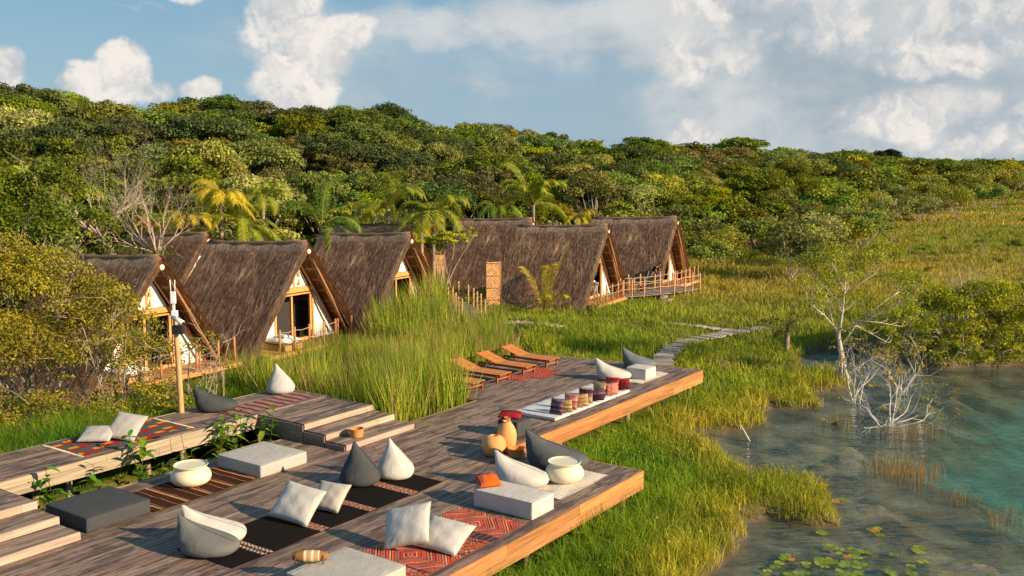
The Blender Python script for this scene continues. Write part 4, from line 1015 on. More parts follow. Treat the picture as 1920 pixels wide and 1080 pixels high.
b = MB((.5, .5, .5)); b.tube([(0, 0, .05), (.3, .1, 1.15)], .014, 6); b.build('handle', metalm, t_); b = MB((.5, .48, .42)); b.tube([(0, 0, 0), (0, 0, .1)], [.1, .05], 10); b.build('head', fabric, t_)
for q, lab in (((1160, 553), 'red bucket standing on the porch beside the person in white'), ((1204, 545), 'red bucket standing on the terrace by the mop')):
    t_ = thing('bucket', lab, 'bucket', P(*q, z6+.01), 0)
    b = MB((.50, .02, .015)); b.lathe([(.001, 0), (.10, 0), (.145, .27), (.15, .28), (.138, .27), (.095, .02), (.001, .02)], 20, cap=False); b.build('body', metalm, t_, True)
    b = MB((.6, .6, .6)); b.tube([(.145*math.cos(a), 0, .27+.12*math.sin(a)) for a in np.linspace(0, math.pi, 9)], .006, 5); b.build('handle', metalm, t_)

# ================================================================== FOLIAGE HELPERS
def unit(v): return v/np.maximum(np.linalg.norm(v, axis=-1, keepdims=True), 1e-9)
def leaf_quads(Pc, Nn, size, asp=.55, fold=.25):
    """one folded leaf-like quad per point, normal Nn, random spin"""
    n = len(Pc); r_ = unit(rng.normal(size=(n, 3))); a = unit(np.cross(Nn, r_)); b_ = np.cross(Nn, a)
    L = size[:, None] if hasattr(size, '__len__') else size
    v0 = Pc-a*L*.5; v2 = Pc+a*L*.5; v1 = Pc+b_*L*asp*.5+Nn*L*fold*.5; v3 = Pc-b_*L*asp*.5+Nn*L*fold*.5
    V = np.stack([v0, v1, v2, v3], 1).reshape(-1, 3); return V, np.arange(4*n).reshape(-1, 4)
def clump_cloud(centres, radii, per, size, c0, c1, flat=.75, up=.35, jitter=.8):
    """leaf clusters: each clump a shell of leaves, fuller on top"""
    Vs = []; cs = []
    P_ = []; N_ = []; K = []
    for (c, r_) in zip(centres, radii):
        m = max(8, int(per*r_**2)); d = unit(rng.normal(size=(m, 3))); d[:, 2] = np.where(d[:, 2] < -.35, -d[:, 2]*.6, d[:, 2]); d = unit(d)
        rr = r_*(.55+.5*rng.random(m)**.6)*(1+.25*(rng.random(m) < .12))
        p = np.array(c)+d*rr[:, None]*np.array([1, 1, flat]); P_.append(p)
        N_.append(unit(d+np.array([0, 0, up])+rng.normal(size=(m, 3))*jitter)); K.append(np.clip(rng.random()*.7+.3*rng.random(m), 0, 1))
    P_ = np.concatenate(P_); N_ = np.concatenate(N_); K = np.concatenate(K)
    V, q = leaf_quads(P_, N_, size*rng.uniform(.6, 1.35, len(P_)))
    col = np.array(c0)*(1-K[:, None])+np.array(c1)*K[:, None]; col = col*rng.uniform(.72, 1.3, (len(P_), 1))
    return V, q, col
def limbs(mb, base, centres, r0, col, k=10, n=6, wig=.25):
    """trunk splitting toward some clump centres"""
    base = Vector(base); cz = np.mean([c[2] for c in centres]); cx = Vector(np.mean(centres, 0)); fork = base.lerp(Vector((cx.x, cx.y, cz)), .42)
    fork += Vector((random.uniform(-1, 1), random.uniform(-1, 1), 0))*wig
    mb.tube([base, base.lerp(fork, .5)+Vector((random.uniform(-1, 1), random.uniform(-1, 1), 0))*wig*.5, fork], [r0, r0*.8, r0*.62], n+2, col)
    for c in random.sample(list(centres), min(k, len(centres))):
        c = Vector(c); m_ = fork.lerp(c, .5)+Vector((random.uniform(-1, 1), random.uniform(-1, 1), random.uniform(-.3, .6)))*wig
        mb.tube([fork, m_, c], [r0*.5, r0*.3, r0*.08], n-1, col)
def branching(mb, p, d, L, r_, depth, col, spread=.6, upw=.15, n=5, tips=None, kids=(2, 3), shrink=.72):
    p = Vector(p); d = Vector(d).normalized(); pts = [p]; rs = [r_]; q = p.copy(); dd = d.copy()
    for i in range(3):
        dd = (dd+Vector((random.gauss(0, .16), random.gauss(0, .16), random.gauss(0, .13)+upw*.3))).normalized(); q = q+dd*L/3; pts.append(q.copy()); rs.append(r_*(1-.13*(i+1)))
    mb.tube(pts, rs, max(3, n), col, cap=False)
    if tips is not None and depth <= 1: tips.append(tuple(q))
    if depth <= 0: return
    for k in range(random.randint(*kids)):
        ax = Vector((random.gauss(0, 1), random.gauss(0, 1), random.gauss(0, 1))).normalized(); nd = (dd+ax*spread*random.uniform(.6, 1.3)+Vector((0, 0, upw))).normalized()
        st = pts[random.choice((2, 3, 3))]; branching(mb, st, nd, L*shrink*random.uniform(.8, 1.2), rs[-1]*.72, depth-1, col, spread, upw, n-1, tips, kids, shrink)

# ================================================================== FOREST
def crown_mesh(seed, kind):
    """unit-scale tree about 8 m tall; returns leaf arrays and limb mesh builder"""
    random.seed(seed); global rng; rng = np.random.default_rng(seed)
    nC = {'round': 52, 'broad': 60, 'tall': 46, 'loose': 40}[kind]
    R0 = {'round': (3.0, 2.5), 'broad': (3.9, 1.8), 'tall': (2.3, 3.1), 'loose': (3.1, 2.2)}[kind]; cz = 8.0-R0[1]
    cs = []; rs = []
    for i in range(nC):
        d = unit(rng.normal(size=3)); d[2] = abs(d[2])*.95-.25; f = rng.uniform(.55, 1.0)
        cs.append(np.array([d[0]*R0[0]*f, d[1]*R0[0]*f, cz+d[2]*R0[1]*f])); rs.append(rng.uniform(.42, 1.0)*(.8 if kind == 'loose' else 1))
    for i in range(18):       # skirt clumps reaching down to meet the neighbours
        a = rng.uniform(0, 6.28); cs.append(np.array([math.cos(a)*R0[0]*.8, math.sin(a)*R0[0]*.8, rng.uniform(2.0, cz-1)])); rs.append(rng.uniform(.6, 1.1))
    return cs, rs
kinds = [('round', (0.065, 0.112, 0.012), (0.229, 0.287, 0.022)), ('broad', (0.045, 0.088, 0.012), (0.168, 0.236, 0.022)), ('tall', (0.073, 0.122, 0.013), (0.260, 0.316, 0.028)), ('loose', (0.085, 0.093, 0.014), (0.236, 0.222, 0.028)), ('round', (0.103, 0.138, 0.008), (0.366, 0.378, 0.018)), ('broad', (0.059, 0.112, 0.018), (0.199, 0.265, 0.028)), ('loose', (0.061, 0.085, 0.011), (0.189, 0.204, 0.020))]
KN = ['dark round crowned broadleaf tree in the hillside forest', 'dark spreading broadleaf tree in the hillside forest', 'tall narrow crowned green tree in the hillside forest', 'open olive grey tree with limbs showing in the hillside forest',
      'bright yellow green round tree in the hillside forest', 'mid green spreading tree in the hillside forest', 'loose mid green tree with an open crown in the hillside forest']
protos = []; lights_ = []
for k, (kd, c0, c1) in enumerate(kinds):
    cs, rs = crown_mesh(100+k, kd)
    V, q, col = clump_cloud(cs, rs, 260, .25, c0, c1); me_h = mesh_np('crown', V, [q], [col]); me_h.materials.append(treem)
    tb = MB((.24, .20, .155) if kd != 'loose' else (.36, .32, .27)); limbs(tb, (0, 0, -.6), cs, .16, None, 12, 5, .4)
    mt = bpy.data.meshes.new('trunk'); mt.from_pydata(tb.v, [], tb.f); mt.update(); setcol(mt, tb.c); mt.materials.append(barkm)
    V, q, col = clump_cloud(cs, [r_*1.1 for r_ in rs], 46, .55, c0, c1); lights_.append((V, q, col)); protos.append((me_h, mt))
random.seed(5); rng = np.random.default_rng(5)
# scatter
cells = []
pxg = -260.
while pxg < 2160:
    d0, d1, sk = hillpar(pxg); d = d0+random.uniform(0, 2)
    while d < d1*1.08:
        spc = 3.5*max(1., (d/85)**.62); sp_px = spc/d*1864
        cells.append((pxg+random.uniform(-.45, .45)*sp_px, d+random.uniform(-.4, .4)*spc, spc)); d += spc*random.uniform(.8, 1.25)*(1+.6*sst(d0, d1, d))
    pxg += 3.5/d0*1864*.86*(.9 if pxg < 1500 else .5)
trees = []
for px, d, spc in cells:
    d0, d1, sk = hillpar(px); az = math.atan((px-960)/1864); x, y = d*math.sin(az), d*math.cos(az)
    if random.random() < .5*sst(1.2, 4, d/85) : continue
    f = (d-d0)/(d1-d0); near = sst(0, .12, f)
    s_ = .84*(spc/3.5)**.75*random.uniform(.72, 1.18)*(.55+.45*near)
    trees.append((x, y, float(hgt(x, y))-.3, s_, px, d, f, s_/(spc/3.5)**.62))
# keep the huts' neighbourhood free
def clear(x, y, r_): return all((Vector((x, y, 0))-Vector((hutpt(k, -3, 0, 0).x, hutpt(k, -3, 0, 0).y, 0))).length > r_ for k in range(8))
trees = [t for t in trees if clear(t[0], t[1], 6.5)]
trees.sort(key=lambda t: t[5]/t[3])
indiv = trees[:285]; rest = trees[285:]
print('trees', len(trees), 'individual', len(indiv))
for x, y, z, s_, px, d, f, sz in indiv:
    k = random.choices(range(7), (3, 3, 2, 1.6, (2.2 if f < .3 else .9), 3, 2))[0]
    t_ = thing('forest_tree', KN[k], 'tree', (x, y, z), random.uniform(0, 6.28), KN[k].replace(' tree', ' trees').replace('trees with', 'trees with'))
    t_.scale = (s_*random.uniform(.9, 1.15), s_*random.uniform(.9, 1.15), sz*random.uniform(.85, 1.15))
    for nm, m_ in (('crown', protos[k][0]), ('trunk', protos[k][1])):
        o = bpy.data.objects.new(nm, m_); C.objects.link(o); o.parent = t_
Vs = []; Qs = []; Cs = []; nb = 0
for x, y, z, s_, px, d, f, sz in rest:
    k = random.choices(range(7), (3, 3, 2, 1.2, .8, 3, 2))[0]; V, q, col = lights_[k]; a = random.uniform(0, 6.28); ca, sa = math.cos(a), math.sin(a)
    if d > 260: sel = rng.random(len(q)) < .55; q_ = q[sel]; c_ = col[sel]; V_ = V[q_.ravel()]; q_ = np.arange(len(V_)).reshape(-1, 4)
    else: V_, q_, c_ = V, q, col
    V2 = np.stack([(V_[:, 0]*ca-V_[:, 1]*sa)*s_+x, (V_[:, 0]*sa+V_[:, 1]*ca)*s_+y, V_[:, 2]*sz*random.uniform(.85, 1.15)+z], -1)
    Vs.append(V2); Qs.append(q_+nb); nb += len(V2); Cs.append(c_*random.uniform(.7, 1.4)*np.array([random.uniform(.9, 1.25), 1, random.uniform(.8, 1.1)]))
me = mesh_np('distant_forest', np.concatenate(Vs), [np.concatenate(Qs)], [np.concatenate(Cs)])
far_leaf = mat('distant_leaves', .65, .12, .25, 0, spec=.12, trans=.25)
tag(link('distant_forest', me, far_leaf), 'mass of green forest fading along the hill toward the horizon', 'forest', kind='stuff')

# ================================================================== GRASS, REEDS
def blades(Pb, h, wd, lean, la, col, droop=.35):
    """two-segment blades"""
    n = len(Pb); a = rng.uniform(0, 2*np.pi, n); xv = np.stack([np.cos(a), np.sin(a), np.zeros(n)], -1)*wd[:, None]
    ld = np.stack([np.cos(la), np.sin(la), np.zeros(n)], -1)*(lean*h)[:, None]; up = np.array([0, 0, 1.])
    m_ = Pb+up*(h*.55)[:, None]+ld*.35; t_ = Pb+up*(h*(1-droop*lean))[:, None]+ld
    V = np.concatenate([Pb-xv, Pb+xv, m_+xv*.8, m_-xv*.8, t_]); i = np.arange(n)
    return V, [np.stack([i, i+n, i+2*n, i+3*n], -1), np.stack([i+3*n, i+2*n, i+4*n], -1)], [col, col]
def inbox(x, y, u0, u1, w0, w1):
    u, w_ = toUW(x, y); return (u > u0) & (u < u1) & (w_ > w0) & (w_ < w1)
def ondeck(x, y, m=.0):
    return inbox(x, y, 0, 19.84-m, 10.2+m, 19.1) | inbox(x, y, 19.5, 31.2-m, 13.8+m, 17.5) | inbox(x, y, 23.1, 31.1-m, 17, 20.5) | inbox(x, y, 0, 19.6, 20.1, 22.1) | inbox(x, y, 16.9, 19.6, 16.9, 22.1)
def onhut(x, y):
    r_ = np.zeros(np.shape(x), bool)
    for k in range(8):
        u_, w_, z_, ro, s_, _ = huts[k]; c = W(u_, w_, 0); dx = x-c.x; dy = y-c.y; lx = dx*math.cos(ro)+dy*math.sin(ro); ly = -dx*math.sin(ro)+dy*math.cos(ro)
        r_ |= (lx > -5.5) & (lx < .95) & (np.abs(ly) < 3.2)
    return r_
path_pts = np.concatenate([np.array([tuple(v)[:2] for v in smoothsteps([tuple(P(a, b_, -.55)) for a, b_ in px], 60)]) for _, px, _ in PATHS])
def pathdist(x, y):
    d = np.full(np.shape(x), 1e9)
    for p in path_pts: d = np.minimum(d, (x-p[0])**2+(y-p[1])**2)
    return np.sqrt(d)
N = 800000
az = rng.uniform(R(-31), R(33), N); d = 13.5*np.exp(rng.random(N)**.88*math.log(330/13.5)); x = d*np.sin(az); y = d*np.cos(az)
s_ = lakesd(x, y); px, _ = polar(x, y); d0, d1, _ = hillpar(px); u, w_ = toUW(x, y)
keep = (s_ < -.05) & ~ondeck(x, y) & ~onhut(x, y) & (d < d0+6) & ~((u < 31) & (w_ > 17) & (u > 4)) & (pathdist(x, y) > .42)
# clumpy density
cl = fbm(x, y, .8, 51, 3); keep &= rng.random(N) < np.clip(.25+cl*1.3, 0, 1)
x, y, d, s_, px, u, w_ = [a[keep] for a in (x, y, d, s_, px, u, w_)]; n = len(x); print('grass blades', n)
z = hgt(x, y)-.03
f1 = fbm(x, y, 2.3, 61, 3); f2 = fbm(x, y, 7, 63, 3); f3 = vnoise(x, y, .5, 64)
g_lush = L3((.060, .145, .010), (.25, .36, .020), f1); g_gold = L3((.28, .27, .020), (.46, .35, .045), f3)
g_mid = L3((.095, .165, .014), (.28, .33, .026), np.clip(f2*1.5-.2, 0, 1)); g_plain = L3((.175, .22, .026), (.40, .29, .06), np.clip(fbm(x, y, 12, 66, 3)*2.4-.55, 0, 1))
t1 = sst(25, 33, d)[:, None]; col = g_lush*(1-t1)+g_mid*t1; t2 = sst(40, 62, d)[:, None]; col = col*(1-t2)+g_plain*t2
t3 = (sst(-2.2, -.3, s_)*sst(50, 30, d)*.95*np.clip(f2*1.8-.1, .2, 1))[:, None]; col = col*(1-t3)+g_gold*t3
col = col*rng.uniform(.65, 1.45, (n, 1))*np.where(rng.random(n) < .10, 1.5, 1.)[:, None]
h = (.20+.34*f1+.14*f3)*np.where(d < 40, 1.0, .85)*rng.uniform(.6, 1.3, n)*(1-.35*sst(-.6, -.1, s_)*(d < 25)); h *= np.where((w_ < 14) & (u < 31) & (d < 34), 1.1, 1)
h *= np.where((w_ > 8.9) & (w_ < 10.3) & (u < 20), 1.55, 1); h *= np.where((w_ > 12.6) & (w_ < 13.9) & (u > 19) & (u < 31), 1.15, 1); bushy = fbm(x, y, 3.0, 68, 2); h *= .7+.8*sst(.5, .75, bushy)*sst(28, 36, d)+.2
wd = np.maximum(.005, d*.00033)*rng.uniform(.7, 1.4, n)
V, Fq, cc = blades(np.stack([x, y, z], -1), h, wd, rng.uniform(.1, .95, n), rng.uniform(0, 6.28, n), col)
me = mesh_np('marsh_grass', V, Fq, cc); tag(link('marsh_grass', me, grassm), 'green to golden marsh grass covering the shore and the open plain', 'grass', kind='stuff')
# seed heads and small weeds over the near bank
N = 26000; az = rng.uniform(R(-8), R(24), N); d = rng.uniform(14, 32, N); x = d*np.sin(az); y = d*np.cos(az); s_ = lakesd(x, y)
keep = (s_ < -.2) & ~ondeck(x, y) & (rng.random(N) < .25+1.2*(fbm(x, y, 1.5, 81, 3)-.35)); x, y, d = x[keep], y[keep], d[keep]; n = len(x)
u, w_ = toUW(x, y); k2 = (w_ < 20); x, y, d = x[k2], y[k2], d[k2]; n = len(x)
Pc = np.stack([x, y, hgt(x, y)+rng.uniform(.15, .48, n)], -1); V, q = leaf_quads(Pc, unit(rng.normal(size=(n, 3))+np.array([0, 0, 1.2])), rng.uniform(.03, .085, n), .5)
kk = rng.random(n)[:, None]; col = np.where(kk < .72, np.array([[.10, .22, .02]]), np.where(kk < .93, np.array([[.34, .36, .06]]), np.array([[.5, .42, .18]])))*rng.uniform(.6, 1.3, (n, 1))
me = mesh_np('grass_weeds', V, [q], [col]); tag(link('grass_weeds', me, grassm), 'small leafy weeds and seed heads mixed through the near grass', 'weeds', kind='stuff')
# tall reeds
N = 190000; u = rng.uniform(17, 44, N); w_ = rng.uniform(17.4, 29.6, N); xy = np.stack([u*UX-w_*UY, u*UY+w_*UX], -1); x, y = xy.T
edge = 20.55+.0*u; front = np.where(u < 23.2, 17.62, 20.6); front = np.where(u < 19.7, 22.15, front)
front = np.where(u > 30.3, 20.6+(u-30.3)*.30, front); front = front+.25*vnoise(u, w_, .7, 5); back = np.where(u < 34.5, 28.3, 31.5-.0*u)
end = np.where(w_ < 24, 33.5+(w_-20)*.9, 39.5)
keep = (w_ > front) & (w_ < back) & (x < .2-(y-37.5)*.126) & (y < 46.5) & (lakesd(x, y) < .1) & ~onhut(x, y) & ~((y > 42.5) & (x/y*1864 > -128)) & (rng.random(N) < np.where(u > 29.5, .75, 1.))
dens = np.clip(.35+fbm(x, y, .9, 91, 3)*1.1, 0, 1)*np.where(w_-front < 1.6, 1., .75); keep &= rng.random(N) < dens
u, w_, x, y, front = [a[keep] for a in (u, w_, x, y, front)]; n = len(x); print('reeds', n); hclump = vnoise(x, y, .33, 92)*.6+vnoise(x, y, 1.1, 94)*.4
f1 = fbm(x, y, 2.5, 95, 3); dd = np.hypot(x, y)
tall = sst(29.5, 31, u)*sst(24.5, 26.5, w_); h = (1.15+.55*f1+.60*tall+.85*hclump+.55*((u > 19.7) & (u < 24.5)))*(rng.random(n)**.6*.75+.45)*np.where(u < 19.7, .8, 1)*np.where((w_ > 24.6) & (u < 29.3), .36, 1)*(.84+.16*sst(640, 720, x/y*1864+960))*np.where((u < 19.7), .75, 1)
yel = np.clip(f1*1.5-.12+.4*(rng.random(n)-.5)-.5*tall, 0, 1)[:, None]; col = np.array((.085, .17, .014))*(1-yel)+np.array((.37, .44, .030))*yel
tan_ = (rng.random(n) < .20+.25*(fbm(x, y, 1.2, 97, 2) > .62))[:, None]; col = np.where(tan_, np.array([[.36, .24, .10]]), col)*rng.uniform(.65, 1.4, (n, 1))
V, Fq, cc = blades(np.stack([x, y, hgt(x, y)-.05], -1), h, np.maximum(.010, dd*.00040)*rng.uniform(.6, 1.5, n), rng.uniform(.03, .33, n), rng.normal(2.6, 1.3, n), col, .2)
me = mesh_np('reed_bed', V, Fq, cc); tag(link('reed_bed', me, grassm), 'dense bed of tall yellow green reeds between the deck and the huts', 'reeds', kind='stuff')
# long grass behind the walkway
N = 70000; u = rng.uniform(5, 20, N); w_ = rng.uniform(22.12, 25.2, N); x = u*UX-w_*UY; y = u*UY+w_*UX
keep = rng.random(N) < np.clip(.2+1.3*fbm(x, y, .8, 99, 3), 0, 1); x, y, u = x[keep], y[keep], u[keep]; n = len(x)
h = rng.uniform(.8, 1.9, n)*(.7+.7*fbm(x, y, 2, 98, 2)); yel = np.clip(fbm(x, y, 1.5, 93, 2)*1.6-.5, 0, 1)[:, None]; col = (np.array((.07, .18, .012))*(1-yel)+np.array((.30, .36, .03))*yel)*rng.uniform(.6, 1.4, (n, 1))
V, Fq, cc = blades(np.stack([x, y, hgt(x, y)-.05], -1), h, np.full(n, .012), rng.uniform(.15, .75, n), rng.normal(-.4, 1.4, n), col, .4)
me = mesh_np('long_grass', V, Fq, cc); tag(link('long_grass', me, grassm), 'long arching green grass behind the raised walkway', 'grass', kind='stuff')

# ================================================================== PALMS
def at(px, py, Y):
    """world point in the direction of (px, py) at distance Y ahead"""
    b = -(py-540)/FPX; dy = math.cos(PITCH)+b*math.sin(PITCH); dz = -math.sin(PITCH)+b*math.cos(PITCH); t = Y/dy
    return Vector(((px-960)/FPX*t, Y, CAM_H+dz*t))
random.seed(11); rng = np.random.default_rng(11)
def frond_mesh(L, rise, droop, c0, c1, seed):
    r_ = np.random.default_rng(seed); n = 40; V = []; F = []; Cc = []
    def rach(t): return np.array([L*t*(1-.15*t), 0, rise*L*t-droop*L*t**2.2])
    for i in range(n):
        t = .10+.90*i/n; p = rach(t); q = rach(min(1, t+.02)); d = unit(q-p); ll = L*.24*math.sin(min(1, (t+.08))*math.pi*.86)**.6+.06
        for s_ in (-1, 1):
            out_ = unit(np.array([d[0]*.75, s_*.7, d[2]*.75-.12+.25*r_.normal()*.5])); m_ = p+out_*ll*.5; e = p+out_*ll+np.array([0, 0, -ll*(.12+.25*r_.random())]); wv = d*.024*(L/2.5)
            b0 = len(V); V += [p-wv, p+wv, m_+wv, m_-wv, e]; F += [(b0, b0+1, b0+2, b0+3), (b0+3, b0+2, b0+4)]
            k = np.clip(r_.random()*.7+t*.4, 0, 1); c = (np.array(c0)*(1-k)+np.array(c1)*k)*r_.uniform(.75, 1.25); Cc += [tuple(c)]*2
    b = MB((.30, .24, .06)); b.tube([tuple(rach(t)) for t in np.linspace(0, 1, 9)], [.028, .025, .02, .018, .015, .012, .01, .007, .004], 5)
    b.add([tuple(v) for v in V], F); b.c[-len(F):] = Cc
    me = bpy.data.meshes.new('frond'); me.from_pydata(b.v, [], b.f); me.update(); setcol(me, b.c); me.materials.append(leafm); return me
PALC = {'gold': ((.26, .25, .015), (.62, .47, .035)), 'green': ((.06, .14, .015), (.22, .30, .03)), 'yellowgreen': ((.11, .18, .015), (.38, .38, .03)), 'dark': ((.02, .055, .012), (.08, .14, .02)), 'rust': ((.30, .10, .03), (.5, .3, .06))}
def palm(label, px, py, Y, L, hue, nf=15, up=.8, gz=None, group=None, lean=0.):
    top = at(px, py, Y); gz = float(hgt(top.x, top.y)) if gz is None else gz; c0, c1 = PALC[hue]
    t_ = thing('palm_tree', label, 'palm tree', (top.x, top.y, gz), random.uniform(0, 6), group); h = top.z-gz
    b = MB((.30, .23, .16)); b.tube([(lean*(1-k/6)**2, 0, -.3+(h+.3)*k/6) for k in range(7)], [.17, .13, .12, .115, .11, .11, .12], 10)
    for i in range(len(b.c)):
        if (i//10) % 2: b.c[i] = (.22, .17, .12)
    b.build('trunk', barkm, t_, True)
    fm = [frond_mesh(L*a, r_*up, d_, c0, c1, int(px)+i) for i, (a, r_, d_) in enumerate(((1, .70, .85), (.95, 1.2, 1.0), (1.05, .30, .72), (.85, 1.75, 1.05)))]
    for k in range(nf):
        o = bpy.data.objects.new('frond', fm[(0, 1, 2, 3, 1)[k % 5]]); C.objects.link(o); o.parent = t_; o.location = (0, 0, h); o.rotation_euler = (random.uniform(-.15, .15), random.uniform(-.12, .12), k*2.399+random.uniform(-.2, .2))
    return t_
palm('golden palm on a straight trunk rising behind the ridges of the two leftmost rear roofs', 413, 372, 50, 2.0, 'gold', 17)
palm('dark green and gold palm just right of the golden one behind the roofs', 492, 372, 53, 2.0, 'yellowgreen', 15)
palm('low golden green palm spreading right behind the second hut ridge', 455, 425, 50, 2.4, 'yellowgreen', 15)
palm('low golden palm left of the golden trunk, over the rear hut ridge', 352, 420, 49, 1.8, 'gold', 12)
palm('small rusty fronded palm at the left end of the rear hut ridge', 283, 425, 50, 1.3, 'rust', 9)
palm('tall upright green palm behind the gap between the second and third huts', 603, 428, 51, 2.6, 'green', 12, 1.2)
palm('pale green palm left of the leafy gap above the third hut', 728, 392, 56, 2.6, 'yellowgreen', 15, 1.1)
palm('drooping golden palm right above the third hut gable', 812, 402, 55, 2.7, 'yellowgreen', 15)
palm('rusty gold palm hanging low behind the lime tree', 790, 435, 54, 1.9, 'gold', 10)
palm('large feathery palm rising over the middle right hut ridges', 1000, 385, 68, 3.1, 'yellowgreen', 17, 1.2)
palm('smaller green palm left of the large feathery one', 938, 402, 66, 2.2, 'green', 13)
palm('small golden palm between the two rightmost hut ridges', 1084, 410, 66, 1.5, 'gold', 11)
palm('slender fan headed palm standing alone low in the forest', 655, 338, 78, 1.7, 'green', 13)
palm('small golden palm in the grass in front of the middle right hut', 1021, 584, 51.5, 1.9, 'gold', 7, 1.9)
palm('stubby dark palm at the marsh edge near the end of the plank path', 1476, 624, 42, .75, 'dark', 10, 1.4)

# ================================================================== BUSHES AND TREES CLOSE BY
def bush(name, label, cat, loc, blobs_, per, leaf, c0, c1, bark=(.33, .26, .19), stems=10, r0=.07, tw=0, group=None, matl=None, flat=.8, twc=None):
    """blobs_: (x, y, z, radius) relative lobes, each filled with leaf clumps"""
    t_ = thing(name, label, cat, loc, 0, group); cs = []; rs = []
    for bx, by, bz, br in blobs_:
        m = max(6, int(17*br**1.6))
        for i in range(m):
            d = unit(rng.normal(size=3)); d[2] = abs(d[2])*1.1-.3; f = rng.uniform(.45, 1.); cs.append(np.array([bx, by, bz])+d*br*f*np.array([1, 1, .9])); rs.append(br*rng.uniform(.2, .36))
    V, q, col = clump_cloud(cs, rs, per, leaf, c0, c1, flat); col = col*np.where(rng.random((len(col), 1)) < .12, np.array([[1.25, .8, 1.2]]), 1.); me = mesh_np('crown', V, [q], [col]); link('crown', me, matl or leafm, t_)
    b = MB(bark)
    for k in range(stems):
        c = Vector(random.choice(cs)); s0 = Vector((random.uniform(-.5, .5), random.uniform(-.4, .4), -.2)); m_ = s0.lerp(c, .5)+Vector((random.uniform(-.4, .4), random.uniform(-.3, .3), random.uniform(-.4, .1)))
        b.tube([s0, m_, c], [r0, r0*.65, r0*.2], 6, None, False)
        for j in range(3): e = c+Vector((random.gauss(0, .5), random.gauss(0, .5), random.gauss(.1, .35))); b.tube([m_.lerp(c, .5+.15*j), c.lerp(e, .5)+Vector((0, 0, .08)), e], [r0*.35, r0*.22, r0*.08], 4, None, False)
    if tw:
        b.col = twc or (.34, .27, .20)
        for k in range(tw):
            bx, by, bz, br = random.choice(blobs_); d = Vector((random.gauss(0, 1), random.gauss(-.5, .8), random.gauss(0, .8))).normalized(); p = Vector((bx, by, bz))+d*br*.55
            branching(b, p, d+Vector((0, -.2, .1)), .55, .013, 3, None, .7, .1, 4)
    if b.f: b.build('trunk', barkm, t_)
    return t_
MG0, MG1 = (.11, .115, .014), (.42, .37, .030)
g_ = lambda px, Y: Vector(((px-960)/1864*Y, Y, -1.0))
bush('mangrove_bush', 'huge olive and yellow mangrove bush with tangled pale branches covering the leftmost hut', 'bush', g_(40, 30.5), [(-1.6, 0, 4.3, 2.2), (.9, .2, 4.0, 1.8), (-.2, -.6, 2.2, 2.3), (-3.8, .2, 4.3, 2.4), (2.4, .2, 3.2, 1.5), (-.4, .3, 4.9, 1.2)], 560, .095, MG0, MG1, stems=22, r0=.07, tw=18)
bush('mangrove_bush', 'rounded olive mangrove bush reaching across the hut porch behind the pole', 'bush', g_(215, 28.6), [(0, 0, 2.5, 1.35), (.9, 0, 2.3, 1.0), (-.9, -.3, 2.0, 1.2), (1.5, .1, 2.35, .6), (.1, -.2, 1.2, 1.0), (1.1, -.2, 1.3, .75)], 620, .085, MG0, MG1, stems=16, r0=.06, tw=22)
bush('mangrove_bush', 'leafy green mangrove branch spray right of the pole in front of the roof foot', 'bush', g_(385, 28.4), [(0, 0, 2.75, .62), (-.7, 0, 2.5, .5), (.3, 0, 2.2, .45), (-.3, .1, 1.7, .5)], 640, .08, (.10, .14, .012), (.26, .27, .025), stems=7, r0=.04, tw=12)
bush('mangrove_bush', 'leafy olive bush in front of the leftmost porch, directly left of the pole', 'bush', g_(285, 27.9), [(0, 0, 1.1, .8), (.9, 0, 1.0, .6), (-.9, 0, 1.3, .8), (.3, 0, 1.7, .5)], 1300, .08, MG0, MG1, bark=(.20, .15, .11), stems=5, r0=.03, tw=5)
bush('mangrove_bush', 'low olive bush behind the walkway left of the pole', 'bush', g_(270, 26.7), [(0, 0, 1.1, .85), (1., .1, 1.0, .7), (-1.1, 0, 1.2, .9), (.3, .2, 1.5, .7), (1.9, .2, .9, .6), (-1.9, 0, .8, .7)], 1300, .075, MG0, MG1, bark=(.20, .15, .11), stems=7, r0=.03, tw=5)
bush('mangrove_bush', 'low olive bush at the far left behind the long grass', 'bush', g_(60, 25.6), [(0, 0, 1.3, 1.1), (1.4, .1, 1.2, .9), (-1.5, .2, 1.4, 1.2), (2.6, .2, .8, .8)], 1000, .075, MG0, MG1, bark=(.20, .15, .11), stems=7, r0=.03, tw=6)
bush('shrub', 'dark leafy shrub spilling over the left end of the rear roof', 'bush', at(265, 470, 44)+Vector((0, 0, -2.2)), [(0, 0, 1.6, 1.1), (1.0, .2, 2.0, .7), (-1.2, 0, 1.9, 1.2)], 200, .15, (.03, .07, .008), (.14, .18, .012), stems=5)
bush('flat_tree', 'bright lime flat topped little tree between the third hut and the woven screen', 'tree', at(838, 452, 52)+Vector((0, 0, -2.2)), [(-1.0, 0, 2.1, .75), (.2, 0, 2.3, .75), (1.3, 0, 2.6, .55), (.7, .2, 2.2, .6), (-.4, 0, 2.3, .7)], 2600, .11, (.30, .36, .015), (.52, .55, .04), stems=6, r0=.04, flat=.4)
bush('flat_tree', 'bright yellow green tree behind the palms above the second hut', 'tree', at(655, 400, 60)+Vector((0, 0, -3)), [(-.9, 0, 2.6, .9), (.3, 0, 3.1, .9), (1.4, 0, 2.8, .8)], 800, .15, (.24, .28, .015), (.45, .46, .04), stems=6, flat=.5)
bush('flat_tree', 'yellow green flat crowned tree low in the forest above the rear middle hut', 'tree', at(860, 338, 84)+Vector((0, 0, -4.2)), [(-1.6, 0, 3.2, 1.1), (.4, 0, 4.3, 1.2), (2.0, 0, 3.0, 1.2)], 420, .20, (.14, .17, .012), (.34, .34, .03), bark=(.5, .46, .4), stems=8, flat=.5)
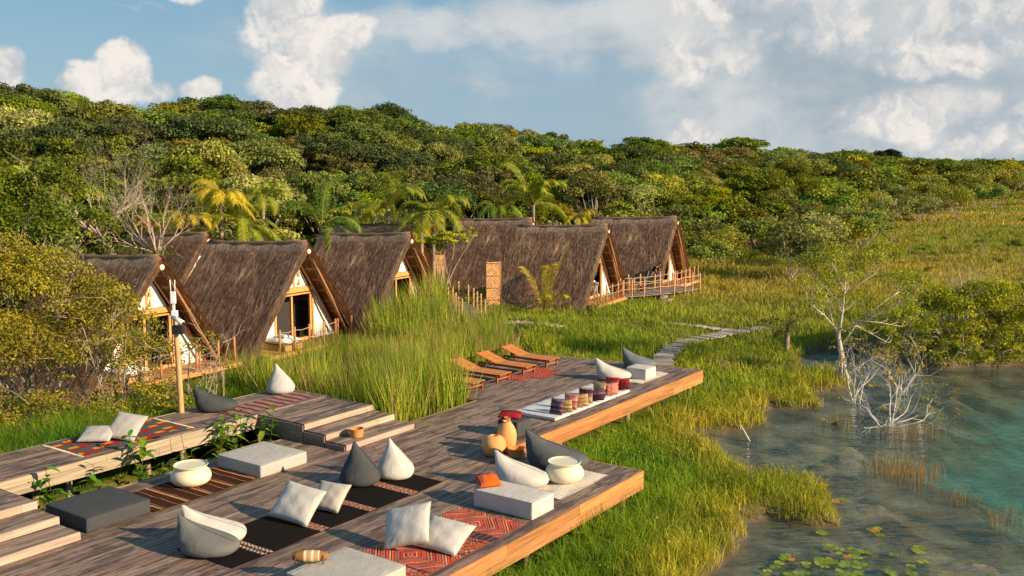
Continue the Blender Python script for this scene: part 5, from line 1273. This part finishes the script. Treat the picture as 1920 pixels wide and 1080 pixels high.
bush('broadleaf_tree', 'big bright green tree at the left edge above the mangrove bush', 'tree', at(55, 470, 44)+Vector((0, 0, -2.6)), [(-1.6, 0, 5.0, 2.0), (1.0, .5, 5.4, 1.7), (.4, -.6, 3.6, 1.9), (2.6, .4, 3.8, 1.3), (-2.6, 0, 3.2, 2.0)], 330, .16, (.045, .085, .008), (.19, .24, .014), stems=16, r0=.09)
bush('broadleaf_tree', 'yellowish tree between the bare grey tree and the rear hut', 'tree', at(225, 440, 52)+Vector((0, 0, -2.6)), [(-1.0, 0, 2.8, 1.1), (.8, 0, 2.6, 1.2), (2.1, 0, 2.4, .9)], 420, .16, (.10, .12, .010), (.40, .34, .02), stems=8)
bush('flame_tree', 'small tree with orange red blossom high on the wooded slope at the left', 'tree', at(190, 238, 100)+Vector((0, 0, -6)), [(0, 0, 6.0, 1.5), (1.2, 0, 5.6, 1.1)], 200, .26, (.34, .07, .015), (.20, .16, .02), stems=5)
bush('yellow_tree', 'yellow blossoming tree on the skyline slope left of the lone tall tree', 'tree', at(655, 243, 122)+Vector((0, 0, -7)), [(-1.6, 0, 6.6, 1.5), (1.6, 0, 6.4, 1.6)], 200, .28, (.32, .30, .02), (.55, .45, .03), stems=4)
bush('emergent_tree', 'open crowned tree standing above the skyline left of centre', 'tree', at(735, 255, 135)+Vector((0, 0, -6)), [(0, 0, 8.2, 2.8), (-2.4, 0, 7.2, 1.9), (2.5, 0, 7.2, 2.0)], 110, .30, (.03, .06, .012), (.10, .14, .025), stems=12, r0=.14)
bush('emergent_tree', 'dark flat topped tree silhouetted on the skyline at the right', 'tree', at(1662, 312, 400)+Vector((0, 0, -7)), [(-4, 0, 10, 4.0), (1.5, 0, 11, 3.8), (5.5, 0, 9.4, 2.6)], 30, .7, (.015, .032, .010), (.035, .06, .015), stems=8, r0=.25, flat=.5)
# bare grey trees
for (px, py, Y, hh, lab) in ((190, 395, 47, 3.0, 'bare pinkish grey tree with dense fine twigs on the left slope'), (292, 425, 46, 2.4, 'second bare pinkish grey tree, lower and nearer the rear hut roof')):
    p = at(px, py, Y); t_ = thing('bare_tree', lab, 'tree', p+Vector((0, 0, -1.5)), 0); b = MB((.42, .33, .27))
    for k in range(8):
        a = k*.8; branching(b, (0, 0, .2), (math.cos(a)*.9-.35, math.sin(a)*.6, .8), hh*.50, .05, 6, (.46, .36, .30), .50, .16, 6, None, (2, 3), .74)
    b.build('branches', barkm, t_)

# --- the marsh tree and its neighbours
random.seed(21); rng = np.random.default_rng(21)
p0 = P(1577, 706, -.95); t_ = thing('marsh_tree', 'pale barked tree with sparse yellow green leaves standing on the grassy spit', 'tree', p0, 0)
WB = (.46, .40, .33); b = MB(WB); tips = []
def rel(px, py, dy=0.): return at(px, py, p0.y+dy)-p0
trunk = [Vector((0, 0, -.3)), rel(1578, 665), rel(1572, 630), rel(1579, 585, .3), rel(1583, 550, .2), rel(1586, 522, 0)]
b.tube(trunk, [.14, .10, .075, .05, .036, .02], 10)
for k in range(7): a = k*.9; b.tube([(math.cos(a)*.34, math.sin(a)*.3, -.25), (math.cos(a)*.14, math.sin(a)*.12, .35), (0, 0, 1.0)], [.03, .045, .05], 6)
for st, via, en, r_ in (((1574, 625), (1545, 590), (1512, 565), .06), ((1574, 640), (1560, 600), (1550, 550), .05), ((1572, 618), (1625, 600), (1695, 560), .07), ((1600, 600), (1650, 605), (1690, 612), .045),
                        ((1580, 575), (1545, 535), (1520, 520), .04), ((1583, 555), (1615, 530), (1645, 510), .04), ((1576, 650), (1605, 610), (1660, 640), .045), ((1585, 545), (1572, 520), (1562, 508), .035), ((1625, 592), (1665, 560), (1690, 545), .04)):
    dy = random.uniform(-1.6, 1.6); r_ *= .62; pts = [rel(*st), rel(*via, dy*.5), rel(*en, dy)]; b.tube(pts, [r_, r_*.7, r_*.35], 7)
    for q in (pts[1], pts[2], pts[1].lerp(pts[2], .5)):
        for j in range(2): branching(b, q, (pts[2]-pts[1]).normalized()+Vector((random.gauss(0, .5), random.gauss(0, .5), random.gauss(.3, .4))), .42, r_*.42, 3, WB, .6, .2, 4, tips)
for q in trunk[3:]:
    for j in range(3): branching(b, q, (random.gauss(0, 1), random.gauss(0, 1), .8), .42, .02, 3, WB, .6, .2, 4, tips)
b.build('trunk', barkm, t_, True)
tp = [np.array(t) for t in tips]; sel = [t for t in tp if rng.random() < (.62 if t[2] > 1.4 else .2)]
V, q, col = clump_cloud(sel, [rng.uniform(.14, .28) for _ in sel], 230, .085, (.16, .21, .012), (.44, .42, .03), .8); link('crown', mesh_np('crown', V, [q], [col]), leafm, t_)
def deadtree(label, px, py, sz, n, dirs, leaf=0., wz=WZ):
    p = P(px, py, wz); t_ = thing('dead_tree', label, 'dead tree', p, 0); b = MB((.66, .60, .54)); tp = []
    for k in range(n):
        d = random.choice(dirs); branching(b, (random.uniform(-.3, .3), random.uniform(-.2, .2), -.15), (d[0]+random.gauss(0, .3), random.gauss(0, .45), d[1]+random.gauss(0, .2)), sz, .024, 5, (.60, .55, .49), .60, .02, 5, tp, (2, 3), .70)
    b.build('branches', barkm, t_)
    if leaf:
        s_ = [np.array(t) for t in tp if rng.random() < leaf]
        if s_: V, q, col = clump_cloud(s_, [.10]*len(s_), 500, .09, (.20, .18, .015), (.45, .30, .04)); link('leaves', mesh_np('leaves', V, [q], [col]), leafm, t_)
deadtree('bleached fallen tangle of bare branches standing in the shallow water', 1668, 792, .95, 13, [(1.0, .35), (.5, .7), (-.6, .6), (1.3, .15), (-1.0, .35), (.1, .8)], .05)
deadtree('leaning bleached dead tree between the spit tree and the fallen tangle', 1612, 752, 1.05, 5, [(-.25, 1.2), (.25, 1.2)], .05)
deadtree('bare bleached branches sticking up behind the tangle below the right thicket', 1700, 735, .9, 5, [(.3, .9), (-.5, .8), (.6, .6)], .08)
for px, yb, dy, lab, bl in ((1760, 690, 1.3, 'yellow green mangrove thicket at the water, left part of the right hand clump', [(-.6, 0, 1.5, 1.25), (.7, .3, 2.3, 1.35), (-1.3, .6, 1.1, .9), (.9, -.4, .9, 1.), (-.3, -.5, .5, .9), (-1.5, 0, .5, .8)]),
                            (1860, 692, 1.5, 'dense mangrove thicket at the water with tall dry stems in its middle', [(-.8, 0, 2.2, 1.4), (.6, .2, 2.3, 1.5), (0, -.5, 1.0, 1.3), (1.2, 0, 1.2, 1.1), (-1.0, -.5, .6, 1.0), (.8, -.5, .5, 1.0)]),
                            (1960, 688, 1.6, 'mangrove thicket running out of the picture at the right edge', [(-.9, 0, 1.8, 1.4), (.6, 0, 2.4, 1.6), (1.8, 0, 1.9, 1.6), (0, -.6, .8, 1.1)])):
    p = P(px, yb, WZ)+Vector((0, dy, 0)); bush('mangrove_thicket', lab, 'bush', p, bl, 900, .095, (.13, .19, .010), (.48, .46, .025), bark=(.45, .38, .3), stems=14, r0=.05, tw=20)
p = P(1868, 640, -.8)+Vector((0, 2.2, 0)); t_ = thing('dry_reed_plume', 'tall dry straw coloured stems rising out of the right hand thicket', 'reeds', p, 0); n = 420
V, Fq, cc = blades(np.stack([rng.normal(0, .7, n), rng.normal(0, .5, n), np.full(n, .6)], -1), rng.uniform(1.6, 3.0, n), np.full(n, .018), rng.uniform(.1, .35, n), rng.normal(3.0, .5, n), np.array((.50, .40, .22))*rng.uniform(.6, 1.2, (n, 1)), .2)
link('stems', mesh_np('stems', V, Fq, cc), grassm, t_)
bush('shrub', 'dark green shrub at the marsh edge where the plank path ends', 'bush', P(1452, 625, -.7), [(0, 0, .45, .65), (.8, 0, .4, .5), (-.7, 0, .3, .5)], 420, .09, (.03, .055, .010), (.10, .13, .02), stems=4, r0=.03)
for px, py, r_, lab in ((935, 590, .75, 'low green bush left of the small golden palm, by the woven screen'), (985, 590, .9, 'low green bush just left of the small golden palm'), (1062, 585, .9, 'low green bush right of the small golden palm'), (1108, 590, .6, 'low green bush below the porch corner of the middle right hut'), (905, 585, .5, 'low dark bush at the foot of the footbridge')):
    bush('low_bush', lab, 'bush', P(px, py, -.72), [(-.5*r_, 0, .3, .55*r_), (.4*r_, 0, .35, .6*r_), (0, -.2, .2, .6*r_)], 900, .085, (.06, .12, .010), (.20, .26, .02), stems=2, r0=.02)
# --- small pale trunked shrubs scattered on the plain
def shrub_proto(seed, c0, c1, dense=1.):
    global rng; random.seed(seed); rng = np.random.default_rng(seed)
    b = MB((.42, .38, .31)); tips = []
    for k in range(4): branching(b, (random.uniform(-.1, .1), 0, -.1), (random.gauss(0, .5), random.gauss(0, .5), 1), .85, .035, 3, None, .6, .2, 5, tips)
    mt = bpy.data.meshes.new('trunk'); mt.from_pydata(b.v, [], b.f); mt.update(); setcol(mt, b.c); mt.materials.append(barkm)
    s_ = [np.array(t) for t in tips if rng.random() < .75*dense]; V, q, col = clump_cloud(s_, [rng.uniform(.28, .55) for _ in s_], 110*dense, .17, c0, c1)
    mc = mesh_np('crown', V, [q], [col]); mc.materials.append(treem); return mc, mt
SP = [shrub_proto(31, (.14, .17, .02), (.36, .36, .05), 1.1), shrub_proto(32, (.08, .13, .015), (.24, .29, .03), 1.3), shrub_proto(33, (.22, .20, .05), (.40, .34, .10), .35)]
def put_shrub(nm, x, y, z, s_, k, label, group=None, cat='shrub'):
    t_ = thing(nm, label, cat, (x, y, z), random.uniform(0, 6.28), group); t_.scale = (s_, s_, s_*random.uniform(.8, 1.1))
    for n_, m_ in (('crown', SP[k][0]), ('trunk', SP[k][1])): o = bpy.data.objects.new(n_, m_); C.objects.link(o); o.parent = t_
for px, py, hp, k, lab in ((1333, 492, 44, 1, 'small pale trunked tree nearest to the rightmost hut on the plain'), (1400, 496, 58, 0, 'leaning pale branched shrub right of the small tree by the rightmost hut'), (1480, 512, 38, 0, 'spreading olive shrub left of the marsh tree crown'),
                            (1524, 508, 40, 1, 'dark stemmed shrub behind the marsh tree crown'), (1700, 412, 30, 1, 'round dark green bush alone at the far side of the plain'), (1806, 488, 34, 2, 'bleached forked shrub on the plain above the right thicket'),
                            (1846, 474, 34, 2, 'taller bleached shrub on the plain toward the right edge'), (1640, 470, 22, 1, 'tiny dark shrub beyond the marsh tree'), (1905, 470, 36, 1, 'dark shrub at the right edge of the plain'), (1745, 522, 30, 1, 'deep green bush behind the left end of the right thicket'),
                            (1575, 505, 26, 2, 'small bleached shrub behind the marsh tree'), (1712, 500, 24, 1, 'low green shrub in the middle of the plain')):
    p = P(px, py, -.5); put_shrub('marsh_shrub', p.x, p.y, float(hgt(p.x, p.y)), hp/1850*p.y/3.7, k, lab)
random.seed(43)
for i in range(34):
    px = random.uniform(1330, 1930); py = random.uniform(395, 500); p = P(px, py, -.5)
    if hillpar(np.array(px))[0] < p.length*1.05: continue
    k = random.choice((0, 1, 2)); put_shrub('marsh_shrub', p.x, p.y, float(hgt(p.x, p.y)), random.uniform(.25, .55), k, ('small olive shrub dotted over the open plain', 'small green shrub dotted over the open plain', 'small bleached shrub dotted over the open plain')[k], ('small olive shrubs dotted over the plain', 'small green shrubs dotted over the plain', 'small bleached shrubs dotted over the plain')[k])
random.seed(41)
for i in range(110):      # scrub between the plain and the far trees
    px = random.uniform(1480, 1990) if i < 80 else random.uniform(1320, 1900); d0, d1, _ = hillpar(px); d = d0*random.uniform(.62, 1.02) if i < 80 else d0*random.uniform(.8, .99); az = math.atan((px-960)/1864); x, y = d*math.sin(az), d*math.cos(az)
    k = random.choice((0, 0, 0, 1, 1, 1, 2)); put_shrub('scrub_bush', x, y, float(hgt(x, y)), random.uniform(.8, 1.7)*max(1, d/130), k, ('olive scrub bush where the plain meets the far trees', 'green scrub bush where the plain meets the far trees', 'bleached scrub bush where the plain meets the far trees')[k], ('olive scrub at the far side of the plain', 'green scrub at the far side of the plain', 'bleached scrub at the far side of the plain')[k])
# understory along the forest edge
for i in range(130):
    px = -150+1480*(i+random.random())/130; d0, d1, _ = hillpar(px); d = d0*random.uniform(.86, 1.08); az = math.atan((px-960)/1864); x, y = d*math.sin(az), d*math.cos(az)
    if not clear(x, y, 5.6): continue
    k = random.choice((0, 1, 1)); put_shrub('undergrowth_bush', x, y, float(hgt(x, y)), random.uniform(1.0, 1.8), k, ('olive undergrowth bush at the foot of the forest', 'green undergrowth bush at the foot of the forest')[k], ('olive undergrowth at the foot of the forest', 'green undergrowth at the foot of the forest')[k])

# ================================================================== CHANNEL PLANTS
random.seed(51); rng = np.random.default_rng(51)
def leafy(label, u, w_, h, n, big=1.):
    loc = W(u, w_, -1.25); t_ = thing('leafy_plant', label, 'plant', loc, 0, 'broad leaved plants in the channel'); b = MB((.12, .16, .03)); V = []; F = []; cc = []
    for s_ in range(n):
        hh = h*random.uniform(.75, 1.15); top = Vector((random.gauss(0, .16), random.gauss(0, .13), hh)); mid = top*.55+Vector((random.gauss(0, .04), random.gauss(0, .04), 0)); b.tube([(random.gauss(0, .04), random.gauss(0, .04), -.1), mid, top], [.012, .010, .006], 5)
        for k in range(random.randint(6, 10)):
            f = .45+.55*random.random() if k else 1.; p = mid.lerp(top, max(0, (f-.5)*2)) if f > .5 else Vector((0, 0, 0)).lerp(mid, f*2)
            a = random.uniform(0, 6.28); L = random.uniform(.25, .44)*big; el = random.uniform(-.35, 1.0); d = Vector((math.cos(a)*math.cos(el), math.sin(a)*math.cos(el), math.sin(el))); sd = d.cross(Vector((0, 0, 1))).normalized(); wd = L*.19; c_ = [x*random.uniform(.7, 1.35) for x in random.choice(((.085, .20, .012), (.13, .26, .02), (.24, .30, .03), (.10, .19, .02)))]
            b0 = len(V); ps = []
            for j, (t, ww) in enumerate(((0, .12), (.25, .85), (.5, 1.), (.75, .7), (1., .05))):
                q = p+d*L*t+Vector((0, 0, -.35*L*t*t)); ps.append(q); V += [tuple(q-sd*wd*ww+Vector((0, 0, .012))), tuple(q), tuple(q+sd*wd*ww+Vector((0, 0, .012)))]
            for j in range(4): o_ = b0+3*j; F += [(o_, o_+1, o_+4, o_+3), (o_+1, o_+2, o_+5, o_+4)]; cc += [c_]*2
    b.build('stems', leafm, t_); m = MB(); m.v = V; m.f = F; m.c = cc; m.build('leaves', leafm, t_, True)
for u_, w_, h, n, big, lab in ((10.35, 19.35, 1.45, 2, 1., 'leafy plant beside the top of the bottom left steps'), (11.05, 19.7, 1.75, 4, 1., 'leafy plant rising over the walkway edge behind the charcoal pouf'), (12.0, 19.75, 1.5, 3, .9, 'arching leafy plant in the channel above the charcoal pouf corner'),
                                (13.15, 19.75, 1.85, 4, 1.1, 'tall broad leaved plant behind the left cream pot'), (13.55, 19.35, 1.35, 4, 1.15, 'drooping broad leaved plant right behind the left cream pot'), (14.6, 19.6, 1.7, 2, .85, 'slender leafy plant left of the large white square pouf'), (15.45, 19.85, 1.95, 5, 1.1, 'lush tall leafy plant behind the large white square pouf'),
                                (16.1, 19.8, 1.9, 3, 1.0, 'leafy plant close to the corner of the walkway'), (16.75, 19.55, 1.95, 3, 1.0, 'leafy plant against the dark side of the steps'), (16.4, 19.3, 1.2, 2, .9, 'low leafy plant in the shade at the foot of the steps'), (12.7, 19.5, .6, 4, .6, 'small leafy seedling clump in the channel under the walkway')):
    leafy(lab, u_, w_, h, n, big)
V = []; n = 9000; u = rng.uniform(8, 17.2, n); w_ = rng.uniform(19.1, 21.6, n); x = u*UX-w_*UY; y = u*UY+w_*UX; keep = fbm(x, y, .8, 77, 3) > .5; x, y = x[keep], y[keep]; n = len(x)
Vv, q = leaf_quads(np.stack([x, y, hgt(x, y)+rng.uniform(.02, .16, n)], -1), unit(rng.normal(size=(n, 3))+np.array([0, 0, 1.5])), rng.uniform(.03, .07, n), .7)
me = mesh_np('channel_weeds', Vv, [q], [np.array((.07, .13, .012))*rng.uniform(.5, 1.6, (n, 1))]); tag(link('channel_weeds', me, leafm), 'low green weeds on the mud of the channel', 'weeds', kind='stuff')

# ================================================================== IN THE WATER
pads = [(567, 920), (545, 945), (520, 968), (610, 925), (695, 947), (693, 965), (770, 925), (768, 942), (800, 945), (800, 967), (825, 925), (845, 938), (820, 942), (877, 892), (840, 858), (862, 862), (885, 868), (930, 908), (960, 905), (985, 915), (975, 890), (1000, 880), (1020, 885), (1042, 888),
        (915, 942), (905, 957), (935, 960), (978, 945), (980, 970), (1003, 965), (1010, 955), (885, 990), (910, 1013), (945, 1012), (650, 1000), (687, 1003), (597, 1008), (475, 990), (470, 1015), (993, 1003), (1320, 858), (1345, 858), (1310, 870), (1328, 884), (1150, 990), (1165, 1000), (1180, 1010), (1290, 1005), (1283, 962), (1352, 940),
        (785, 770), (795, 780), (775, 778), (1060, 760), (1080, 765), (1095, 752), (1110, 790), (855, 600), (860, 592), (890, 585), (910, 592), (790, 505), (775, 515), (945, 865), (830, 850), (1190, 900), (580, 905), (760, 950), (655, 1015)]
orange = {3, 17, 57, 61, 54}
prof = [(1, 0)]
padm = []
for v in range(3):
    b = MB((.30, .38, .07)); n = 22; vs_ = [(0, 0, .004)]; 
    for j in range(n): a = .18+(2*math.pi-.36)*j/(n-1); r_ = 1+.03*math.sin(5*a+v); vs_.append((r_*math.cos(a), r_*math.sin(a), .006+.012*math.sin(3*a+v)))
    b.add(vs_, [(0, j, j+1) for j in range(1, n)], None); mm = bpy.data.meshes.new('lily_pad'); mm.from_pydata(b.v, [], b.f); mm.update(); cl_ = [(.20, .30, .035), (.30, .36, .07), (.16, .24, .04)][v]; setcol(mm, [cl_]*len(b.f)); mm.materials.append(leafm); padm.append(mm)
mo = padm[0].copy(); setcol_ = mo.attributes['col']; n_ = len(mo.polygons); setcol_.data.foreach_set('color', np.tile((.60, .26, .03, 1), (n_, 1)).astype(np.float32).ravel())
for i, (cx, cy) in enumerate(pads):
    p = P(1280+cx/3, 740+cy/3, WZ+.008); o = bpy.data.objects.new('lily_pad', mo if i in orange else padm[i % 3]); C.objects.link(o); o.location = p; s_ = random.uniform(.085, .125); o.scale = (s_, s_, .5); o.rotation_euler = (0, 0, random.uniform(0, 6.28))
    lb = ('orange lily pad floating among the green ones' if i in orange else ('round green lily pad floating close to the bank', 'pale yellow green lily pad floating close to the bank', 'dark green lily pad floating close to the bank')[i % 3])
    tag(o, lb, 'lily pad', ('orange', 'green', 'pale', 'dark')[0 if i in orange else 1+i % 3]+' lily pads in the shallows')
def sedge(label, px, py, n, sx, sy, h, c):
    p = P(px, py, WZ); t_ = thing('sedge_tuft', label, 'sedge', p, 0); m = int(n*.62)
    V, Fq, cc = blades(np.stack([rng.normal(0, sx, m), rng.normal(0, sy, m), np.full(m, -.3)], -1), rng.uniform(.6, 1., m)*h+.3, np.full(m, .0065), rng.uniform(.03, .3, m), rng.uniform(0, 6.28, m), np.array(c)*rng.uniform(.5, 1.4, (m, 1)), .2)
    link('stems', mesh_np('stems', V, Fq, cc), grassm, t_)
BR = (.34, .19, .07)
for a in (('largest rusty sedge tuft standing in open water', 1690, 885, 420, .42, .30, .38, BR), ('rusty sedge tuft just behind the largest one', 1672, 862, 200, .38, .3, .32, (.3, .22, .09)), ('thin sedge tuft right of the largest one', 1740, 880, 90, .25, .25, .30, BR), ('sparse sedge tuft near the bottom right in deeper water', 1802, 932, 110, .22, .2, .26, BR),
          ('small sedge tuft farthest to the lower right', 1868, 972, 50, .10, .12, .28, BR), ('sedge tuft cut off near the right edge', 1905, 965, 70, .12, .3, .30, (.3, .25, .12)), ('thin upright sedges left of the leaning dead tree', 1565, 795, 150, .35, .5, .42, (.28, .2, .1)), ('sedge tuft in front of the fallen tangle', 1690, 812, 220, .5, .2, .30, BR),
          ('sedge fringe right of the fallen tangle', 1730, 800, 120, .4, .25, .3, BR), ('short sedges below the largest rusty tuft', 1712, 905, 60, .2, .2, .26, (.25, .2, .1))): sedge(*a)
t_ = thing('bleached_stick', 'thin white stick leaning out of the water by the bank', 'stick', P(1409, 822, WZ), 0); b = MB((.75, .70, .62)); b.tube([(.03, 0, -.2), (-.15, .05, .1), (-.33, .1, .42)], [.022, .02, .014], 8); b.build('stick', barkm, t_, True)
t_ = thing('driftwood', 'short dark piece of driftwood in the water below the leaning dead tree', 'driftwood', P(1574, 796, WZ), 0); b = MB((.10, .07, .05)); b.tube([(-.22, 0, 0), (-.02, 0, .05), (.2, 0, .12)], [.05, .06, .02], 8); b.tube([(-.02, 0, .05), (.0, 0, -.2)], [.04, .03], 7); b.build('wood', barkm, t_, True)
